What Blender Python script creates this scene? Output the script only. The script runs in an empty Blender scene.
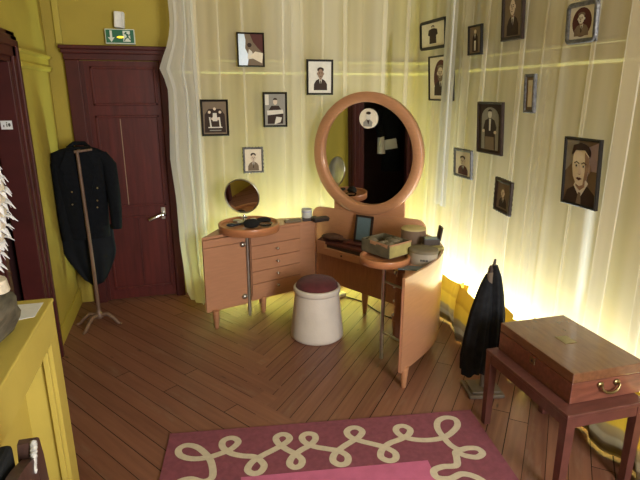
import bpy, bmesh, math, random
from mathutils import Vector, Matrix
random.seed(7)
PI = math.pi
SC = bpy.context.scene
COL = SC.collection

# ---------------------------------------------------------------- camera
cam = bpy.data.cameras.new('camera'); cam.sensor_width = 36; cam.lens = 36 * 518 / 640
cam.clip_start = 0.02
camo = bpy.data.objects.new('camera', cam); COL.objects.link(camo)
camo.location = (0, 0, 1.70)
camo.rotation_euler = (math.radians(90 - 15.945), 0, math.radians(-15.064))
SC.camera = camo

# ---------------------------------------------------------------- view + world + main lights
SC.view_settings.view_transform = 'Standard'
SC.view_settings.look = 'None'
SC.view_settings.gamma = 1
SC.view_settings.use_curve_mapping = False
SC.view_settings.exposure = 0.12
w = bpy.data.worlds.new('world'); SC.world = w; w.use_nodes = True
w.node_tree.nodes['Background'].inputs[0].default_value = (0.75, 0.86, 1.0, 1)
w.node_tree.nodes['Background'].inputs[1].default_value = 0.6

def area(name, loc, rot, sx, sy, power, color):
    l = bpy.data.lights.new(name, 'AREA'); l.shape = 'RECTANGLE'; l.size = sx; l.size_y = sy
    l.energy = power; l.color = color
    o = bpy.data.objects.new(name, l); COL.objects.link(o); o.location = loc
    o.rotation_euler = rot
    return o
# daylight coming in through the window in the wall behind the camera
area('window_daylight', (1.55, -1.72, 1.75), (math.radians(84), 0, math.radians(14)), .95, 1.6, 195, (1.0, 0.97, 0.92))
# uplighters lying on the floor behind the sheer curtains
area('uplight_back', (1.02, 4.345, 0.12), (math.radians(180 - 16), 0, 0), 1.55, 0.07, 50, (0.78, 1.0, 0.72))
area('uplight_right', (2.045, 2.75, 0.12), (0, math.radians(180 - 24), 0), 0.07, 2.5, 74, (0.80, 0.94, 1.0))

# ---------------------------------------------------------------- materials
def mat(name, color, rough=0.6, metal=0.0, var=0.12, scale=8.0, stretch=(1, 1, 1), bump=0.0, spec=0.5,
        trans=None, emit=None, sheen=0.0, coat=0.0, bscale=None):
    m = bpy.data.materials.new(name); m.use_nodes = True
    nt = m.node_tree; b = nt.nodes['Principled BSDF']
    b.inputs['Roughness'].default_value = rough
    b.inputs['Metallic'].default_value = metal
    b.inputs['Specular IOR Level'].default_value = spec
    b.inputs['Sheen Weight'].default_value = sheen
    b.inputs['Coat Weight'].default_value = coat
    tc = nt.nodes.new('ShaderNodeTexCoord'); mp = nt.nodes.new('ShaderNodeMapping')
    mp.inputs['Scale'].default_value = stretch
    nt.links.new(tc.outputs['Object'], mp.inputs[0])
    nz = nt.nodes.new('ShaderNodeTexNoise'); nz.inputs['Scale'].default_value = scale
    nz.inputs['Detail'].default_value = 5
    nt.links.new(mp.outputs[0], nz.inputs['Vector'])
    rp = nt.nodes.new('ShaderNodeValToRGB')
    rp.color_ramp.elements[0].position = 0.3; rp.color_ramp.elements[1].position = 0.7
    c = Vector(color)
    rp.color_ramp.elements[0].color = (*(c * (1 - var)), 1)
    rp.color_ramp.elements[1].color = (*[min(1, x) for x in c * (1 + var)], 1)
    nt.links.new(nz.outputs['Fac'], rp.inputs[0])
    nt.links.new(rp.outputs[0], b.inputs['Base Color'])
    if bump:
        bp = nt.nodes.new('ShaderNodeBump'); bp.inputs['Strength'].default_value = bump
        bp.inputs['Distance'].default_value = 0.01
        if bscale:
            n2 = nt.nodes.new('ShaderNodeTexNoise'); n2.inputs['Scale'].default_value = bscale
            nt.links.new(tc.outputs['Object'], n2.inputs['Vector']); nt.links.new(n2.outputs['Fac'], bp.inputs['Height'])
        else:
            nt.links.new(nz.outputs['Fac'], bp.inputs['Height'])
        nt.links.new(bp.outputs[0], b.inputs['Normal'])
    if trans is not None:
        b.inputs['Transmission Weight'].default_value = trans
    if emit:
        b.inputs['Emission Color'].default_value = (*emit[0], 1); b.inputs['Emission Strength'].default_value = emit[1]
    return m

def flat(name, color, rough=0.5, spec=0.5, metal=0.0):
    return mat(name, color, rough, metal, var=0.05, scale=60, spec=spec)

M = {}
M['wall'] = mat('yellow_paint', (0.37, 0.285, 0.042), 0.75, var=0.08, scale=3, bump=0.08, bscale=60)
M['trimy'] = mat('yellow_trim_paint', (0.42, 0.335, 0.048), 0.55, var=0.06, scale=4)
M['ceil'] = mat('ceiling_paint', (0.62, 0.56, 0.38), 0.9, var=0.04)
M['plinth'] = mat('plinth_yellow_paint', (0.50, 0.40, 0.085), 0.5, var=0.06, scale=5, bump=0.05, bscale=30)
M['door'] = mat('oxblood_door_paint', (0.080, 0.011, 0.009), 0.5, spec=.3, var=0.25, scale=5, stretch=(6, 6, .6), bump=0.1)
M['doorframe'] = mat('oxblood_frame_paint', (0.058, 0.009, 0.008), 0.5, spec=.3, var=0.2, scale=6)
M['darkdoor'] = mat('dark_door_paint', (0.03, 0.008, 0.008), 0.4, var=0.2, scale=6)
M['beech'] = mat('warm_beech', (0.43, 0.208, 0.106), 0.34, var=0.07, scale=6, stretch=(3, 3, 14), spec=0.5)
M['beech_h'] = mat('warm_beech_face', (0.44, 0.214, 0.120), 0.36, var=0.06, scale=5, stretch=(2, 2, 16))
M['beech_gloss'] = mat('lacquered_beech', (0.44, 0.214, 0.118), 0.3, var=0.06, scale=5, stretch=(2, 2, 16), coat=1.0)
M['beech_gloss'].node_tree.nodes['Principled BSDF'].inputs['Coat Roughness'].default_value = 0.18
M['beech_dark'] = mat('beech_shade_side', (0.34, 0.150, 0.080), 0.4, var=0.12, scale=5, stretch=(12, 12, 2))  # darker copy of the beech, shade put into its colour
M['rim'] = mat('orange_beech_rim', (0.46, 0.19, 0.085), 0.3, var=0.10, scale=6, stretch=(2, 2, 12))
M['chrome'] = mat('chrome', (0.62, 0.62, 0.62), 0.16, 1.0, var=0.05)
M['steel'] = mat('brushed_steel', (0.52, 0.51, 0.48), 0.32, 1.0, var=0.2, scale=12)
M['brass'] = mat('aged_brass', (0.30, 0.235, 0.12), 0.35, 1.0, var=0.25, scale=20)
M['mirror'] = mat('mirror_glass', (0.80, 0.80, 0.78), 0.015, 1.0, var=0.01)
M['velvet'] = mat('maroon_velvet', (0.085, 0.014, 0.017), 0.9, var=0.25, scale=18, sheen=0.08)
M['stoolskin'] = mat('off_white_leatherette', (0.60, 0.54, 0.48), 0.55, var=0.06, scale=7, bump=0.15, bscale=60)
M['maroonmat'] = mat('maroon_leather', (0.11, 0.03, 0.028), 0.5, var=0.3, scale=15)
M['black'] = mat('black_cloth', (0.010, 0.011, 0.014), 0.9, var=0.3, scale=30, bump=0.2, spec=.2)
M['coat'] = mat('midnight_black_wool', (0.005, 0.0062, 0.009), 0.9, var=0.25, scale=40, bump=0.2, spec=.15)
M['satin'] = mat('black_satin', (0.005, 0.0068, 0.0105), 0.75, spec=.2, var=0.3, scale=10)
M['coatwood'] = mat('grey_brown_old_wood', (0.15, 0.088, 0.060), 0.5, var=0.3, scale=10, stretch=(6, 6, 1))
M['basewood'] = mat('weathered_base_wood', (0.13, 0.10, 0.075), 0.55, var=0.3, scale=10)
M['mahog'] = mat('mahogany', (0.155, 0.052, 0.034), 0.32, var=0.28, scale=6, stretch=(2, 9, 9), coat=0.2)
M['mahog_top'] = mat('mahogany_polished_top', (0.15, 0.066, 0.034), 0.26, var=0.22, scale=6, stretch=(9, 1.5, 9), coat=0.35)
M['bench'] = mat('bench_mahogany', (0.11, 0.038, 0.031), 0.34, var=0.22, scale=7, stretch=(2, 6, 2), coat=0.2)
M['rug'] = mat('plum_rug', (0.205, 0.055, 0.082), 0.95, var=0.14, scale=40, bump=0.3)
M['pink'] = mat('rose_pink_rug_field', (0.50, 0.125, 0.25), 0.95, var=0.10, scale=12, bump=0.3, bscale=60)
M['cord'] = mat('cream_rug_scroll', (0.56, 0.49, 0.38), 0.95, var=0.08, scale=50, bump=0.3)
M['white'] = flat('white_plastic', (0.75, 0.76, 0.78), 0.4)
M['paper'] = flat('white_paper', (0.70, 0.72, 0.75), 0.7)
M['green'] = flat('exit_green', (0.004, 0.12, 0.055), 0.4)
M['signwhite'] = flat('sign_white', (0.68, 0.74, 0.66), 0.4)
M['led'] = mat('led_amber', (0.9, 0.7, 0.05), 0.4, emit=((1.0, 0.72, 0.05), 1.0))
M['frameblack'] = mat('black_frame_wood', (0.009, 0.007, 0.006), 0.45, spec=.3, var=0.3, scale=30)
M['framebrown'] = mat('dark_brown_frame_wood', (0.028, 0.016, 0.012), 0.45, spec=.3, var=0.3, scale=30, bump=0.2)
M['framesilver'] = mat('pewter_frame', (0.13, 0.13, 0.135), 0.5, 0.5, var=0.4, scale=60, bump=0.4)
M['sep_bg'] = flat('sepia_light', (0.78, 0.70, 0.56), 0.7, 0.2)
M['sep_mid'] = flat('sepia_mid', (0.20, 0.15, 0.105), 0.7, 0.2)
M['sep_pale'] = flat('photo_pale', (0.70, 0.67, 0.60), 0.7, 0.2)
M['sep_dark'] = flat('sepia_dark', (0.045, 0.028, 0.022), 0.7, 0.2)
M['sep_red'] = flat('red_brown_tone', (0.10, 0.035, 0.03), 0.7, 0.2)
M['sep_skin'] = flat('photo_skin', (0.70, 0.58, 0.46), 0.7, 0.2)
M['sep_shade'] = flat('photo_skin_shade', (0.30, 0.20, 0.14), 0.7, 0.2)
M['grey'] = flat('photo_grey', (0.30, 0.29, 0.26), 0.7, 0.2)
M['lilac'] = flat('photo_lilac', (0.40, 0.33, 0.42), 0.7, 0.2)
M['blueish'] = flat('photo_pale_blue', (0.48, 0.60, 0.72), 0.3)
M['crate'] = mat('grey_olive_cardboard', (0.105, 0.088, 0.052), 0.85, var=0.35, scale=14, bump=0.3)
M['crate_end'] = mat('olive_cardboard_end', (0.33, 0.28, 0.10), 0.8, var=0.25, scale=14, bump=0.2)
M['crate_rip'] = mat('torn_card_edge', (0.38, 0.20, 0.11), 0.9, var=0.25, scale=30)
M['tan'] = mat('brown_board', (0.16, 0.10, 0.062), 0.7, var=0.15, scale=12)
M['tanlid'] = mat('olive_cream_lid', (0.48, 0.38, 0.17), 0.7, var=0.1, scale=12)
M['greybox'] = mat('grey_beige_board', (0.34, 0.295, 0.235), 0.75, var=0.12, scale=12)
M['greylid'] = mat('grey_brown_lid', (0.17, 0.135, 0.085), 0.7, var=0.15, scale=12)
M['darkbrown'] = mat('dark_brown_leather', (0.035, 0.02, 0.015), 0.5, var=0.3, scale=20)
M['leather'] = mat('brown_worn_leather', (0.10, 0.045, 0.03), 0.6, var=0.35, scale=14, bump=0.4)
M['milk'] = mat('cloudy_glass', (0.82, 0.84, 0.80), 0.25, trans=0.35, var=0.02)
M['glass'] = mat('clear_glass', (0.95, 0.97, 0.96), 0.02, trans=1.0, var=0.0)
M['cream'] = flat('cream_label', (0.75, 0.72, 0.55), 0.5)
M['blueband'] = flat('blue_grey_band', (0.30, 0.32, 0.48), 0.5)
M['slate'] = flat('slate_glass', (0.11, 0.16, 0.18), 0.15)
M['fur'] = mat('black_plush', (0.006, 0.006, 0.006), 0.95, var=0.3, scale=60, bump=0.8)
M['navy'] = flat('dark_navy_lacquer', (0.02, 0.025, 0.035), 0.25)
M['feather'] = mat('white_feather', (0.66, 0.68, 0.74), 0.8, var=0.1, scale=30)
M['downy'] = mat('cream_down', (0.60, 0.54, 0.44), 0.95, var=0.2, scale=40, bump=0.5)
M['stone'] = mat('grey_driftwood', (0.10, 0.088, 0.066), 0.75, var=0.55, scale=9, stretch=(5, 1, 5), bump=0.6)
M['chairwood'] = mat('dark_chair_wood', (0.050, 0.023, 0.018), 0.42, var=0.4, scale=9, stretch=(8, 8, 1))
M['worn'] = mat('worn_silvery_edge', (0.42, 0.42, 0.42), 0.5, var=0.5, scale=80, bump=0.5)
M['plug'] = flat('white_plug', (0.7, 0.7, 0.66), 0.4)
M['cable'] = flat('dark_cable', (0.02, 0.02, 0.02), 0.5)
M['mark'] = flat('dark_ink', (0.06, 0.055, 0.05), 0.6)
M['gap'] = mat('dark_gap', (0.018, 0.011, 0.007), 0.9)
M['tube'] = mat('lit_tube', (1, 0.95, 0.7), 0.4, emit=((0.95, 1.0, 0.7), 1.5))

def sheer_mat(name, color, t_lo, t_hi):
    m = bpy.data.materials.new(name); m.use_nodes = True; nt = m.node_tree; N = nt.nodes; L = nt.links
    N.remove(N['Principled BSDF']); out = N['Material Output']
    tr = N.new('ShaderNodeBsdfTransparent'); tr.inputs[0].default_value = (1.0, 0.99, 0.95, 1)
    df = N.new('ShaderNodeBsdfDiffuse'); df.inputs[0].default_value = (*color, 1)
    tl = N.new('ShaderNodeBsdfTranslucent'); tl.inputs[0].default_value = (*color, 1)
    m1 = N.new('ShaderNodeMixShader'); m1.inputs[0].default_value = 0.5
    L.new(df.outputs[0], m1.inputs[1]); L.new(tl.outputs[0], m1.inputs[2])
    tc = N.new('ShaderNodeTexCoord'); mp = N.new('ShaderNodeMapping'); mp.inputs['Scale'].default_value = (9, 9, .25)
    nz = N.new('ShaderNodeTexNoise'); nz.inputs['Scale'].default_value = .65; nz.inputs['Detail'].default_value = 2
    L.new(tc.outputs['Object'], mp.inputs[0]); L.new(mp.outputs[0], nz.inputs['Vector'])
    mr = N.new('ShaderNodeMapRange'); mr.inputs[1].default_value = .3; mr.inputs[2].default_value = .7
    mr.inputs[3].default_value = t_lo; mr.inputs[4].default_value = t_hi
    L.new(nz.outputs['Fac'], mr.inputs[0])
    m2 = N.new('ShaderNodeMixShader'); L.new(mr.outputs[0], m2.inputs[0])
    L.new(tr.outputs[0], m2.inputs[1]); L.new(m1.outputs[0], m2.inputs[2])
    L.new(m2.outputs[0], out.inputs[0])
    return m
M['sheer'] = sheer_mat('cream_voile', (0.94, 0.90, 0.80), 0.33, 0.66)
M['sheer_white'] = sheer_mat('white_voile', (0.84, 0.84, 0.83), 0.62, 0.80)

def gold_mat():
    m = bpy.data.materials.new('gold_striped_taffeta'); m.use_nodes = True; nt = m.node_tree; N = nt.nodes; L = nt.links
    N.remove(N['Principled BSDF']); out = N['Material Output']
    at = N.new('ShaderNodeAttribute'); at.attribute_name = 'height'
    rp = N.new('ShaderNodeValToRGB'); cr = rp.color_ramp; cr.interpolation = 'LINEAR'
    stops = [(0.0, (.42, .36, .22)), (.05, (.12, .085, .05)), (.15, (.13, .09, .055)), (.17, (.25, .20, .13)), (.27, (.22, .17, .10)),
             (.30, (.15, .10, .05)), (.42, (.20, .13, .05)), (.46, (.36, .21, .02)), (.68, (.42, .24, .02)), (.72, (.30, .155, .012)), (.8, (.40, .22, .015)), (1., (.44, .25, .02))]
    cr.elements[0].position = stops[0][0]; cr.elements[0].color = (*stops[0][1], 1)
    cr.elements[1].position = 1.0; cr.elements[1].color = (*stops[-1][1], 1)
    for p, c in stops[1:-1]:
        e = cr.elements.new(p); e.color = (*c, 1)
    L.new(at.outputs['Fac'], rp.inputs[0])
    df = N.new('ShaderNodeBsdfDiffuse'); tl = N.new('ShaderNodeBsdfTranslucent')
    L.new(rp.outputs[0], df.inputs[0]); L.new(rp.outputs[0], tl.inputs[0])
    m1 = N.new('ShaderNodeMixShader'); m1.inputs[0].default_value = 0.07
    L.new(df.outputs[0], m1.inputs[1]); L.new(tl.outputs[0], m1.inputs[2])
    gl = N.new('ShaderNodeBsdfGlossy'); gl.inputs['Roughness'].default_value = .4; gl.inputs[0].default_value = (.7, .6, .35, 1)
    m2 = N.new('ShaderNodeMixShader'); m2.inputs[0].default_value = .06
    L.new(m1.outputs[0], m2.inputs[1]); L.new(gl.outputs[0], m2.inputs[2]); L.new(m2.outputs[0], out.inputs[0])
    return m
M['gold'] = gold_mat()

def floor_mat():
    m = bpy.data.materials.new('pine_boards'); m.use_nodes = True; nt = m.node_tree; N = nt.nodes; L = nt.links
    b = N['Principled BSDF']
    at = N.new('ShaderNodeAttribute'); at.attribute_name = 'board'; at.attribute_type = 'GEOMETRY'
    uv = N.new('ShaderNodeAttribute'); uv.attribute_name = 'grain'; uv.attribute_type = 'GEOMETRY'
    mp = N.new('ShaderNodeMapping'); mp.inputs['Scale'].default_value = (1.6, 26, 1)
    L.new(uv.outputs['Vector'], mp.inputs[0])
    nz = N.new('ShaderNodeTexNoise'); nz.inputs['Scale'].default_value = 1.5; nz.inputs['Detail'].default_value = 6
    L.new(mp.outputs[0], nz.inputs['Vector'])
    mp2 = N.new('ShaderNodeMapping'); mp2.inputs['Scale'].default_value = (2.5, 9, 1); L.new(uv.outputs['Vector'], mp2.inputs[0])
    vo = N.new('ShaderNodeTexVoronoi'); vo.inputs['Scale'].default_value = 1.0; L.new(mp2.outputs[0], vo.inputs['Vector'])
    rp = N.new('ShaderNodeValToRGB'); cr = rp.color_ramp
    cr.elements[0].position = .25; cr.elements[0].color = (.138, .052, .033, 1)
    cr.elements[1].position = .75; cr.elements[1].color = (.245, .106, .066, 1)
    ad = N.new('ShaderNodeMath'); ad.operation = 'MULTIPLY_ADD'; ad.inputs[1].default_value = .72
    L.new(nz.outputs['Fac'], ad.inputs[0])
    mu = N.new('ShaderNodeMath'); mu.operation = 'MULTIPLY'; mu.inputs[1].default_value = .28
    L.new(at.outputs['Fac'], mu.inputs[0]); L.new(mu.outputs[0], ad.inputs[2])
    L.new(ad.outputs[0], rp.inputs[0])
    kn = N.new('ShaderNodeMapRange'); kn.inputs[1].default_value = .03; kn.inputs[2].default_value = .09
    L.new(vo.outputs['Distance'], kn.inputs[0])
    mx = N.new('ShaderNodeMix'); mx.data_type = 'RGBA'; mx.inputs[6].default_value = (.035, .014, .008, 1)
    L.new(kn.outputs[0], mx.inputs[0]); L.new(rp.outputs[0], mx.inputs[7]); 
    mp3 = N.new('ShaderNodeMapping'); mp3.inputs['Scale'].default_value = (1.1, 5, 1); L.new(uv.outputs['Vector'], mp3.inputs[0])
    n3 = N.new('ShaderNodeTexNoise'); n3.inputs['Scale'].default_value = 2.2; n3.inputs['Detail'].default_value = 4; n3.inputs['Roughness'].default_value = .7; L.new(mp3.outputs[0], n3.inputs['Vector'])
    wr = N.new('ShaderNodeMapRange'); wr.inputs[1].default_value = .56; wr.inputs[2].default_value = .78; wr.inputs[4].default_value = .55; L.new(n3.outputs['Fac'], wr.inputs[0])
    m3 = N.new('ShaderNodeMix'); m3.data_type = 'RGBA'; m3.inputs[7].default_value = (.27, .19, .14, 1)
    L.new(wr.outputs[0], m3.inputs[0]); L.new(mx.outputs[2], m3.inputs[6]); L.new(m3.outputs[2], b.inputs['Base Color'])
    b.inputs['Roughness'].default_value = .42
    bp = N.new('ShaderNodeBump'); bp.inputs['Strength'].default_value = .12; bp.inputs['Distance'].default_value = .01
    L.new(nz.outputs['Fac'], bp.inputs['Height']); L.new(bp.outputs[0], b.inputs['Normal'])
    return m
M['floor'] = floor_mat()

# ---------------------------------------------------------------- mesh builder
class MB:
    def __init__(s):
        s.v = []; s.f = []; s.mi = []; s.sm = []; s.mats = []
    def m(s, mt):
        if mt not in s.mats: s.mats.append(mt)
        return s.mats.index(mt)
    def add(s, vs, fs, mt, smooth=False):
        o = len(s.v); k = s.m(mt)
        s.v += [Vector(p) for p in vs]
        for f in fs: s.f.append([o + i for i in f]); s.mi.append(k); s.sm.append(smooth)
        return s
    def bm(s, b, mt, smooth=False):
        b.verts.index_update()
        s.add([v.co.copy() for v in b.verts], [[v.index for v in f.verts] for f in b.faces], mt, smooth); b.free(); return s
    def box(s, c, size, mt, bev=0.0, rz=0.0, rot=None, seg=2):
        b = bmesh.new(); bmesh.ops.create_cube(b, size=1)
        for v in b.verts: v.co = Vector((v.co.x * size[0], v.co.y * size[1], v.co.z * size[2]))
        if bev: bmesh.ops.bevel(b, geom=b.edges[:], offset=bev, segments=seg, affect='EDGES', profile=.5)
        R = rot if rot is not None else Matrix.Rotation(rz, 3, 'Z')
        for v in b.verts: v.co = R @ v.co + Vector(c)
        return s.bm(b, mt)
    def bounds(s, x0, x1, y0, y1, z0, z1, mt, bev=0.0):
        return s.box(((x0 + x1) / 2, (y0 + y1) / 2, (z0 + z1) / 2), (abs(x1 - x0), abs(y1 - y0), abs(z1 - z0)), mt, bev)
    def lathe(s, prof, mt, c=(0, 0, 0), n=40, smooth=True, sq=(1, 1), rz=0, cap=True):
        vs = []; fs = []
        for r, z in prof:
            for i in range(n):
                a = 2 * PI * i / n; x = r * sq[0] * math.cos(a); y = r * sq[1] * math.sin(a)
                vs.append((c[0] + x * math.cos(rz) - y * math.sin(rz), c[1] + x * math.sin(rz) + y * math.cos(rz), c[2] + z))
        for j in range(len(prof) - 1):
            for i in range(n):
                fs.append([j * n + i, j * n + (i + 1) % n, (j + 1) * n + (i + 1) % n, (j + 1) * n + i])
        s.add(vs, fs, mt, smooth)
        if cap:
            k = len(prof) - 1
            if prof[0][0] > 1e-4: s.add(vs[:n], [list(range(n))[::-1]], mt)
            if prof[k][0] > 1e-4: s.add(vs[k * n:], [list(range(n))], mt)
        return s
    def prism(s, poly, z0, z1, mt, bev=0.0):
        b = bmesh.new(); n = len(poly)
        lo = [b.verts.new((p[0], p[1], z0)) for p in poly]; hi = [b.verts.new((p[0], p[1], z1)) for p in poly]
        b.faces.new(lo[::-1]); b.faces.new(hi)
        for i in range(n): b.faces.new([lo[i], lo[(i + 1) % n], hi[(i + 1) % n], hi[i]])
        bmesh.ops.recalc_face_normals(b, faces=b.faces[:])
        if bev: bmesh.ops.bevel(b, geom=b.edges[:], offset=bev, segments=2, affect='EDGES', profile=.5)
        return s.bm(b, mt)
    def plate(s, poly2, org, ax, ay, an, t, mt, d0=0.0):
        """extruded polygon standing in the plane (ax, ay) at org, thickness t along an, starting at d0"""
        b = bmesh.new(); n = len(poly2); org = Vector(org)
        P = lambda p, d: org + ax * p[0] + ay * p[1] + an * d
        lo = [b.verts.new(P(p, d0)) for p in poly2]; hi = [b.verts.new(P(p, d0 + t)) for p in poly2]
        b.faces.new(lo[::-1]); b.faces.new(hi)
        for i in range(n): b.faces.new([lo[i], lo[(i + 1) % n], hi[(i + 1) % n], hi[i]])
        bmesh.ops.recalc_face_normals(b, faces=b.faces[:])
        return s.bm(b, mt)
    def tube(s, pts, r, mt, n=12, smooth=True, cap=True):
        pts = [Vector(p) for p in pts]; rr = r if isinstance(r, (list, tuple)) else [r] * len(pts)
        vs = []; fs = []; prev = None
        for k, p in enumerate(pts):
            d = (pts[min(k + 1, len(pts) - 1)] - pts[max(k - 1, 0)]).normalized()
            if prev is None:
                a = d.orthogonal().normalized()
            else:
                a = (prev - d * prev.dot(d)).normalized()
            prev = a; bb = d.cross(a)
            for i in range(n):
                t = 2 * PI * i / n; vs.append(p + (a * math.cos(t) + bb * math.sin(t)) * rr[k])
        for k in range(len(pts) - 1):
            for i in range(n):
                fs.append([k * n + i, k * n + (i + 1) % n, (k + 1) * n + (i + 1) % n, (k + 1) * n + i])
        s.add(vs, fs, mt, smooth)
        if cap:
            s.add(vs[:n], [list(range(n))[::-1]], mt); s.add(vs[-n:], [list(range(n))], mt)
        return s
    def ball(s, c, r, mt, sq=(1, 1, 1), rot=None, sub=3, jit=0.0):
        b = bmesh.new(); bmesh.ops.create_icosphere(b, subdivisions=sub, radius=1)
        for v in b.verts:
            p = Vector((v.co.x * sq[0], v.co.y * sq[1], v.co.z * sq[2])) * r
            if jit: p *= 1 + random.uniform(-jit, jit)
            if rot is not None: p = rot @ p
            v.co = p + Vector(c)
        return s.bm(b, mt, True)
    def grid(s, rows, mt, smooth=True, close=False):
        n = len(rows[0]); vs = [p for r in rows for p in r]; fs = []
        for j in range(len(rows) - 1):
            for i in range(n if close else n - 1):
                fs.append([j * n + i, j * n + (i + 1) % n, (j + 1) * n + (i + 1) % n, (j + 1) * n + i])
        return s.add(vs, fs, mt, smooth)

ORG = {}
def finish(name, mb, parent=None, solid=0.0, sub=0):
    me = bpy.data.meshes.new(name)
    if parent is not None:
        o0 = ORG[parent.name]
    else:
        xs = [v.x for v in mb.v]; ys = [v.y for v in mb.v]; zs = [v.z for v in mb.v]
        o0 = Vector(((min(xs) + max(xs)) / 2, (min(ys) + max(ys)) / 2, min(zs)))
    me.from_pydata([v - o0 for v in mb.v], [], mb.f)
    for mt in mb.mats: me.materials.append(mt)
    me.polygons.foreach_set('material_index', mb.mi); me.polygons.foreach_set('use_smooth', mb.sm)
    me.update()
    o = bpy.data.objects.new(name, me); COL.objects.link(o)
    if parent is not None: o.parent = parent
    else: o.location = o0
    ORG[o.name] = o0
    if sub:
        md = o.modifiers.new('smooth', 'SUBSURF'); md.levels = sub; md.render_levels = sub
    if solid:
        md = o.modifiers.new('thick', 'SOLIDIFY'); md.thickness = solid; md.offset = 0
    return o
def tag(o, label, cat, group=None):
    o['label'] = label; o['category'] = cat
    if group: o['group'] = group
    return o
def thing(name, loc, label, cat, group=None):
    o = bpy.data.objects.new(name, None); COL.objects.link(o); o.location = loc; o.empty_display_size = .05
    ORG[o.name] = Vector(loc); return tag(o, label, cat, group)
def struct(name, mb):
    o = finish(name, mb); o['kind'] = 'structure'; return o

X_, Y_, Z_ = Vector((1, 0, 0)), Vector((0, 1, 0)), Vector((0, 0, 1))
WL, WR, WB, WF, CH = -0.89, 2.10, 4.42, -1.6, 3.0

# ================================================================ ROOM SHELL
struct('wall_back', MB().bounds(WL - .1, WR + .1, WB, WB + .1, 0, CH, M['wall']))
wl = MB()
wl.bounds(WL - .1, WL, WF - .1, 2.76, 0, CH, M['wall']); wl.bounds(WL - .1, WL, 3.40, WB, 0, CH, M['wall']); wl.bounds(WL - .1, WL, 2.76, 3.40, 1.90, CH, M['wall'])
# the dark closet behind the open doorway
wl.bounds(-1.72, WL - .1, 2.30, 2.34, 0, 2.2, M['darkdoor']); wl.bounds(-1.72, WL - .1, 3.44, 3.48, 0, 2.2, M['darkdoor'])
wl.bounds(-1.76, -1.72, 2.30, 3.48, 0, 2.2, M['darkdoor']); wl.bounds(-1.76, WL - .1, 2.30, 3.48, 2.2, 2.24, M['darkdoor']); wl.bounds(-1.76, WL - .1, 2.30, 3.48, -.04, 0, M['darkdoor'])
struct('wall_left', wl)
struct('wall_right', MB().bounds(WR, WR + .1, WF - .1, WB, 0, CH, M['wall']))
wf = MB()
wx0, wx1, wz0, wz1 = 1.0, 2.06, 0.95, 2.55
wf.bounds(WL, wx0, WF - .1, WF, 0, CH, M['wall']); wf.bounds(wx1, WR, WF - .1, WF, 0, CH, M['wall'])
wf.bounds(wx0, wx1, WF - .1, WF, 0, wz0, M['wall']); wf.bounds(wx0, wx1, WF - .1, WF, wz1, CH, M['wall'])
struct('wall_front', wf)
win = MB()
for x in (wx0 + .03, (wx0 + wx1) / 2, wx1 - .03): win.bounds(x - .03, x + .03, WF - .08, WF - .03, wz0, wz1, M['white'])
for z in (wz0 + .03, 1.9, wz1 - .03): win.bounds(wx0, wx1, WF - .08, WF - .03, z - .03, z + .03, M['white'])
struct('window_1', win)
struct('ceiling', MB().bounds(WL - .1, WR + .1, WF - .1, WB + .1, CH, CH + .1, M['ceil']))

# --- floor: herringbone of pine boards, real gaps between them
def clip(poly, f):
    out = []
    for i in range(len(poly)):
        a, b = poly[i], poly[(i + 1) % len(poly)]; fa, fb = f(a), f(b)
        if fa >= 0: out.append(a)
        if (fa >= 0) != (fb >= 0):
            t = fa / (fa - fb); out.append((a[0] + (b[0] - a[0]) * t, a[1] + (b[1] - a[1]) * t))
    return out
def build_floor():
    mb = MB(); board = []; grain = []
    SEAM = 0.43; W = 0.098; G = 0.0022
    def room(p):
        for f in (lambda q: q[0] - WL, lambda q: WR - q[0], lambda q: q[1] - WF, lambda q: WB - q[1]):
            p = clip(p, f)
            if len(p) < 3: return p
        return p
    def strips(ang, side, z):
        d = (math.cos(ang), math.sin(ang)); n = (-d[1], d[0])
        for k in range(-80, 80):
            o = (k + .5) * W
            # where the strip's centre line meets the seam
            if side > 0:
                t0 = (SEAM - .25 - n[0] * o) / d[0]; ta, tb = t0, t0 + 7
            else:
                t0 = (SEAM - n[0] * o) / d[0] + (.045 if k % 2 else -.03); ta, tb = t0 - 7, t0
            cut = [ta]; t = ta
            rnd = random.Random(k * 13 + side)
            while t < tb:
                t += rnd.uniform(2.0, 4.2); cut.append(min(t, tb))
            for a, b in zip(cut[:-1], cut[1:]):
                ends = (a + G, b - G)
                hw = W / 2 - G * rnd.uniform(.5, 1.3)
                p = [(d[0] * ends[i] + n[0] * (o + s_ * hw), d[1] * ends[i] + n[1] * (o + s_ * hw)) for i, s_ in ((0, -1), (1, -1), (1, 1), (0, 1))]
                if side > 0: p = clip(p, lambda q: q[0] - SEAM + .13)
                if len(p) < 3: continue
                p = room(p)
                if len(p) < 3: continue
                mb.add([(q[0], q[1], z) for q in p], [list(range(len(p)))], M['floor'])
                c = rnd.random(); off = rnd.uniform(0, 40)
                board.append(c)
                grain.append([(q[0] * d[0] + q[1] * d[1] + off, q[0] * n[0] + q[1] * n[1] + off, 0) for q in p])
    strips(math.radians(50), 1, 0.0)
    strips(math.radians(-55), -1, 0.0008)
    nb = len(board)
    mb.bounds(WL - .1, WR + .1, WF - .1, WB + .1, -.06, -.004, M['gap'])
    o = struct('floor', mb); me = o.data
    a = me.attributes.new('board', 'FLOAT', 'FACE'); a.data.foreach_set('value', board + [0] * (len(me.polygons) - nb))
    g = me.attributes.new('grain', 'FLOAT_VECTOR', 'CORNER'); flatv = []
    for f in grain:
        for p in f: flatv += p
    flatv += [0] * (len(me.loops) * 3 - len(flatv)); g.data.foreach_set('vector', flatv)
build_floor()

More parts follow.
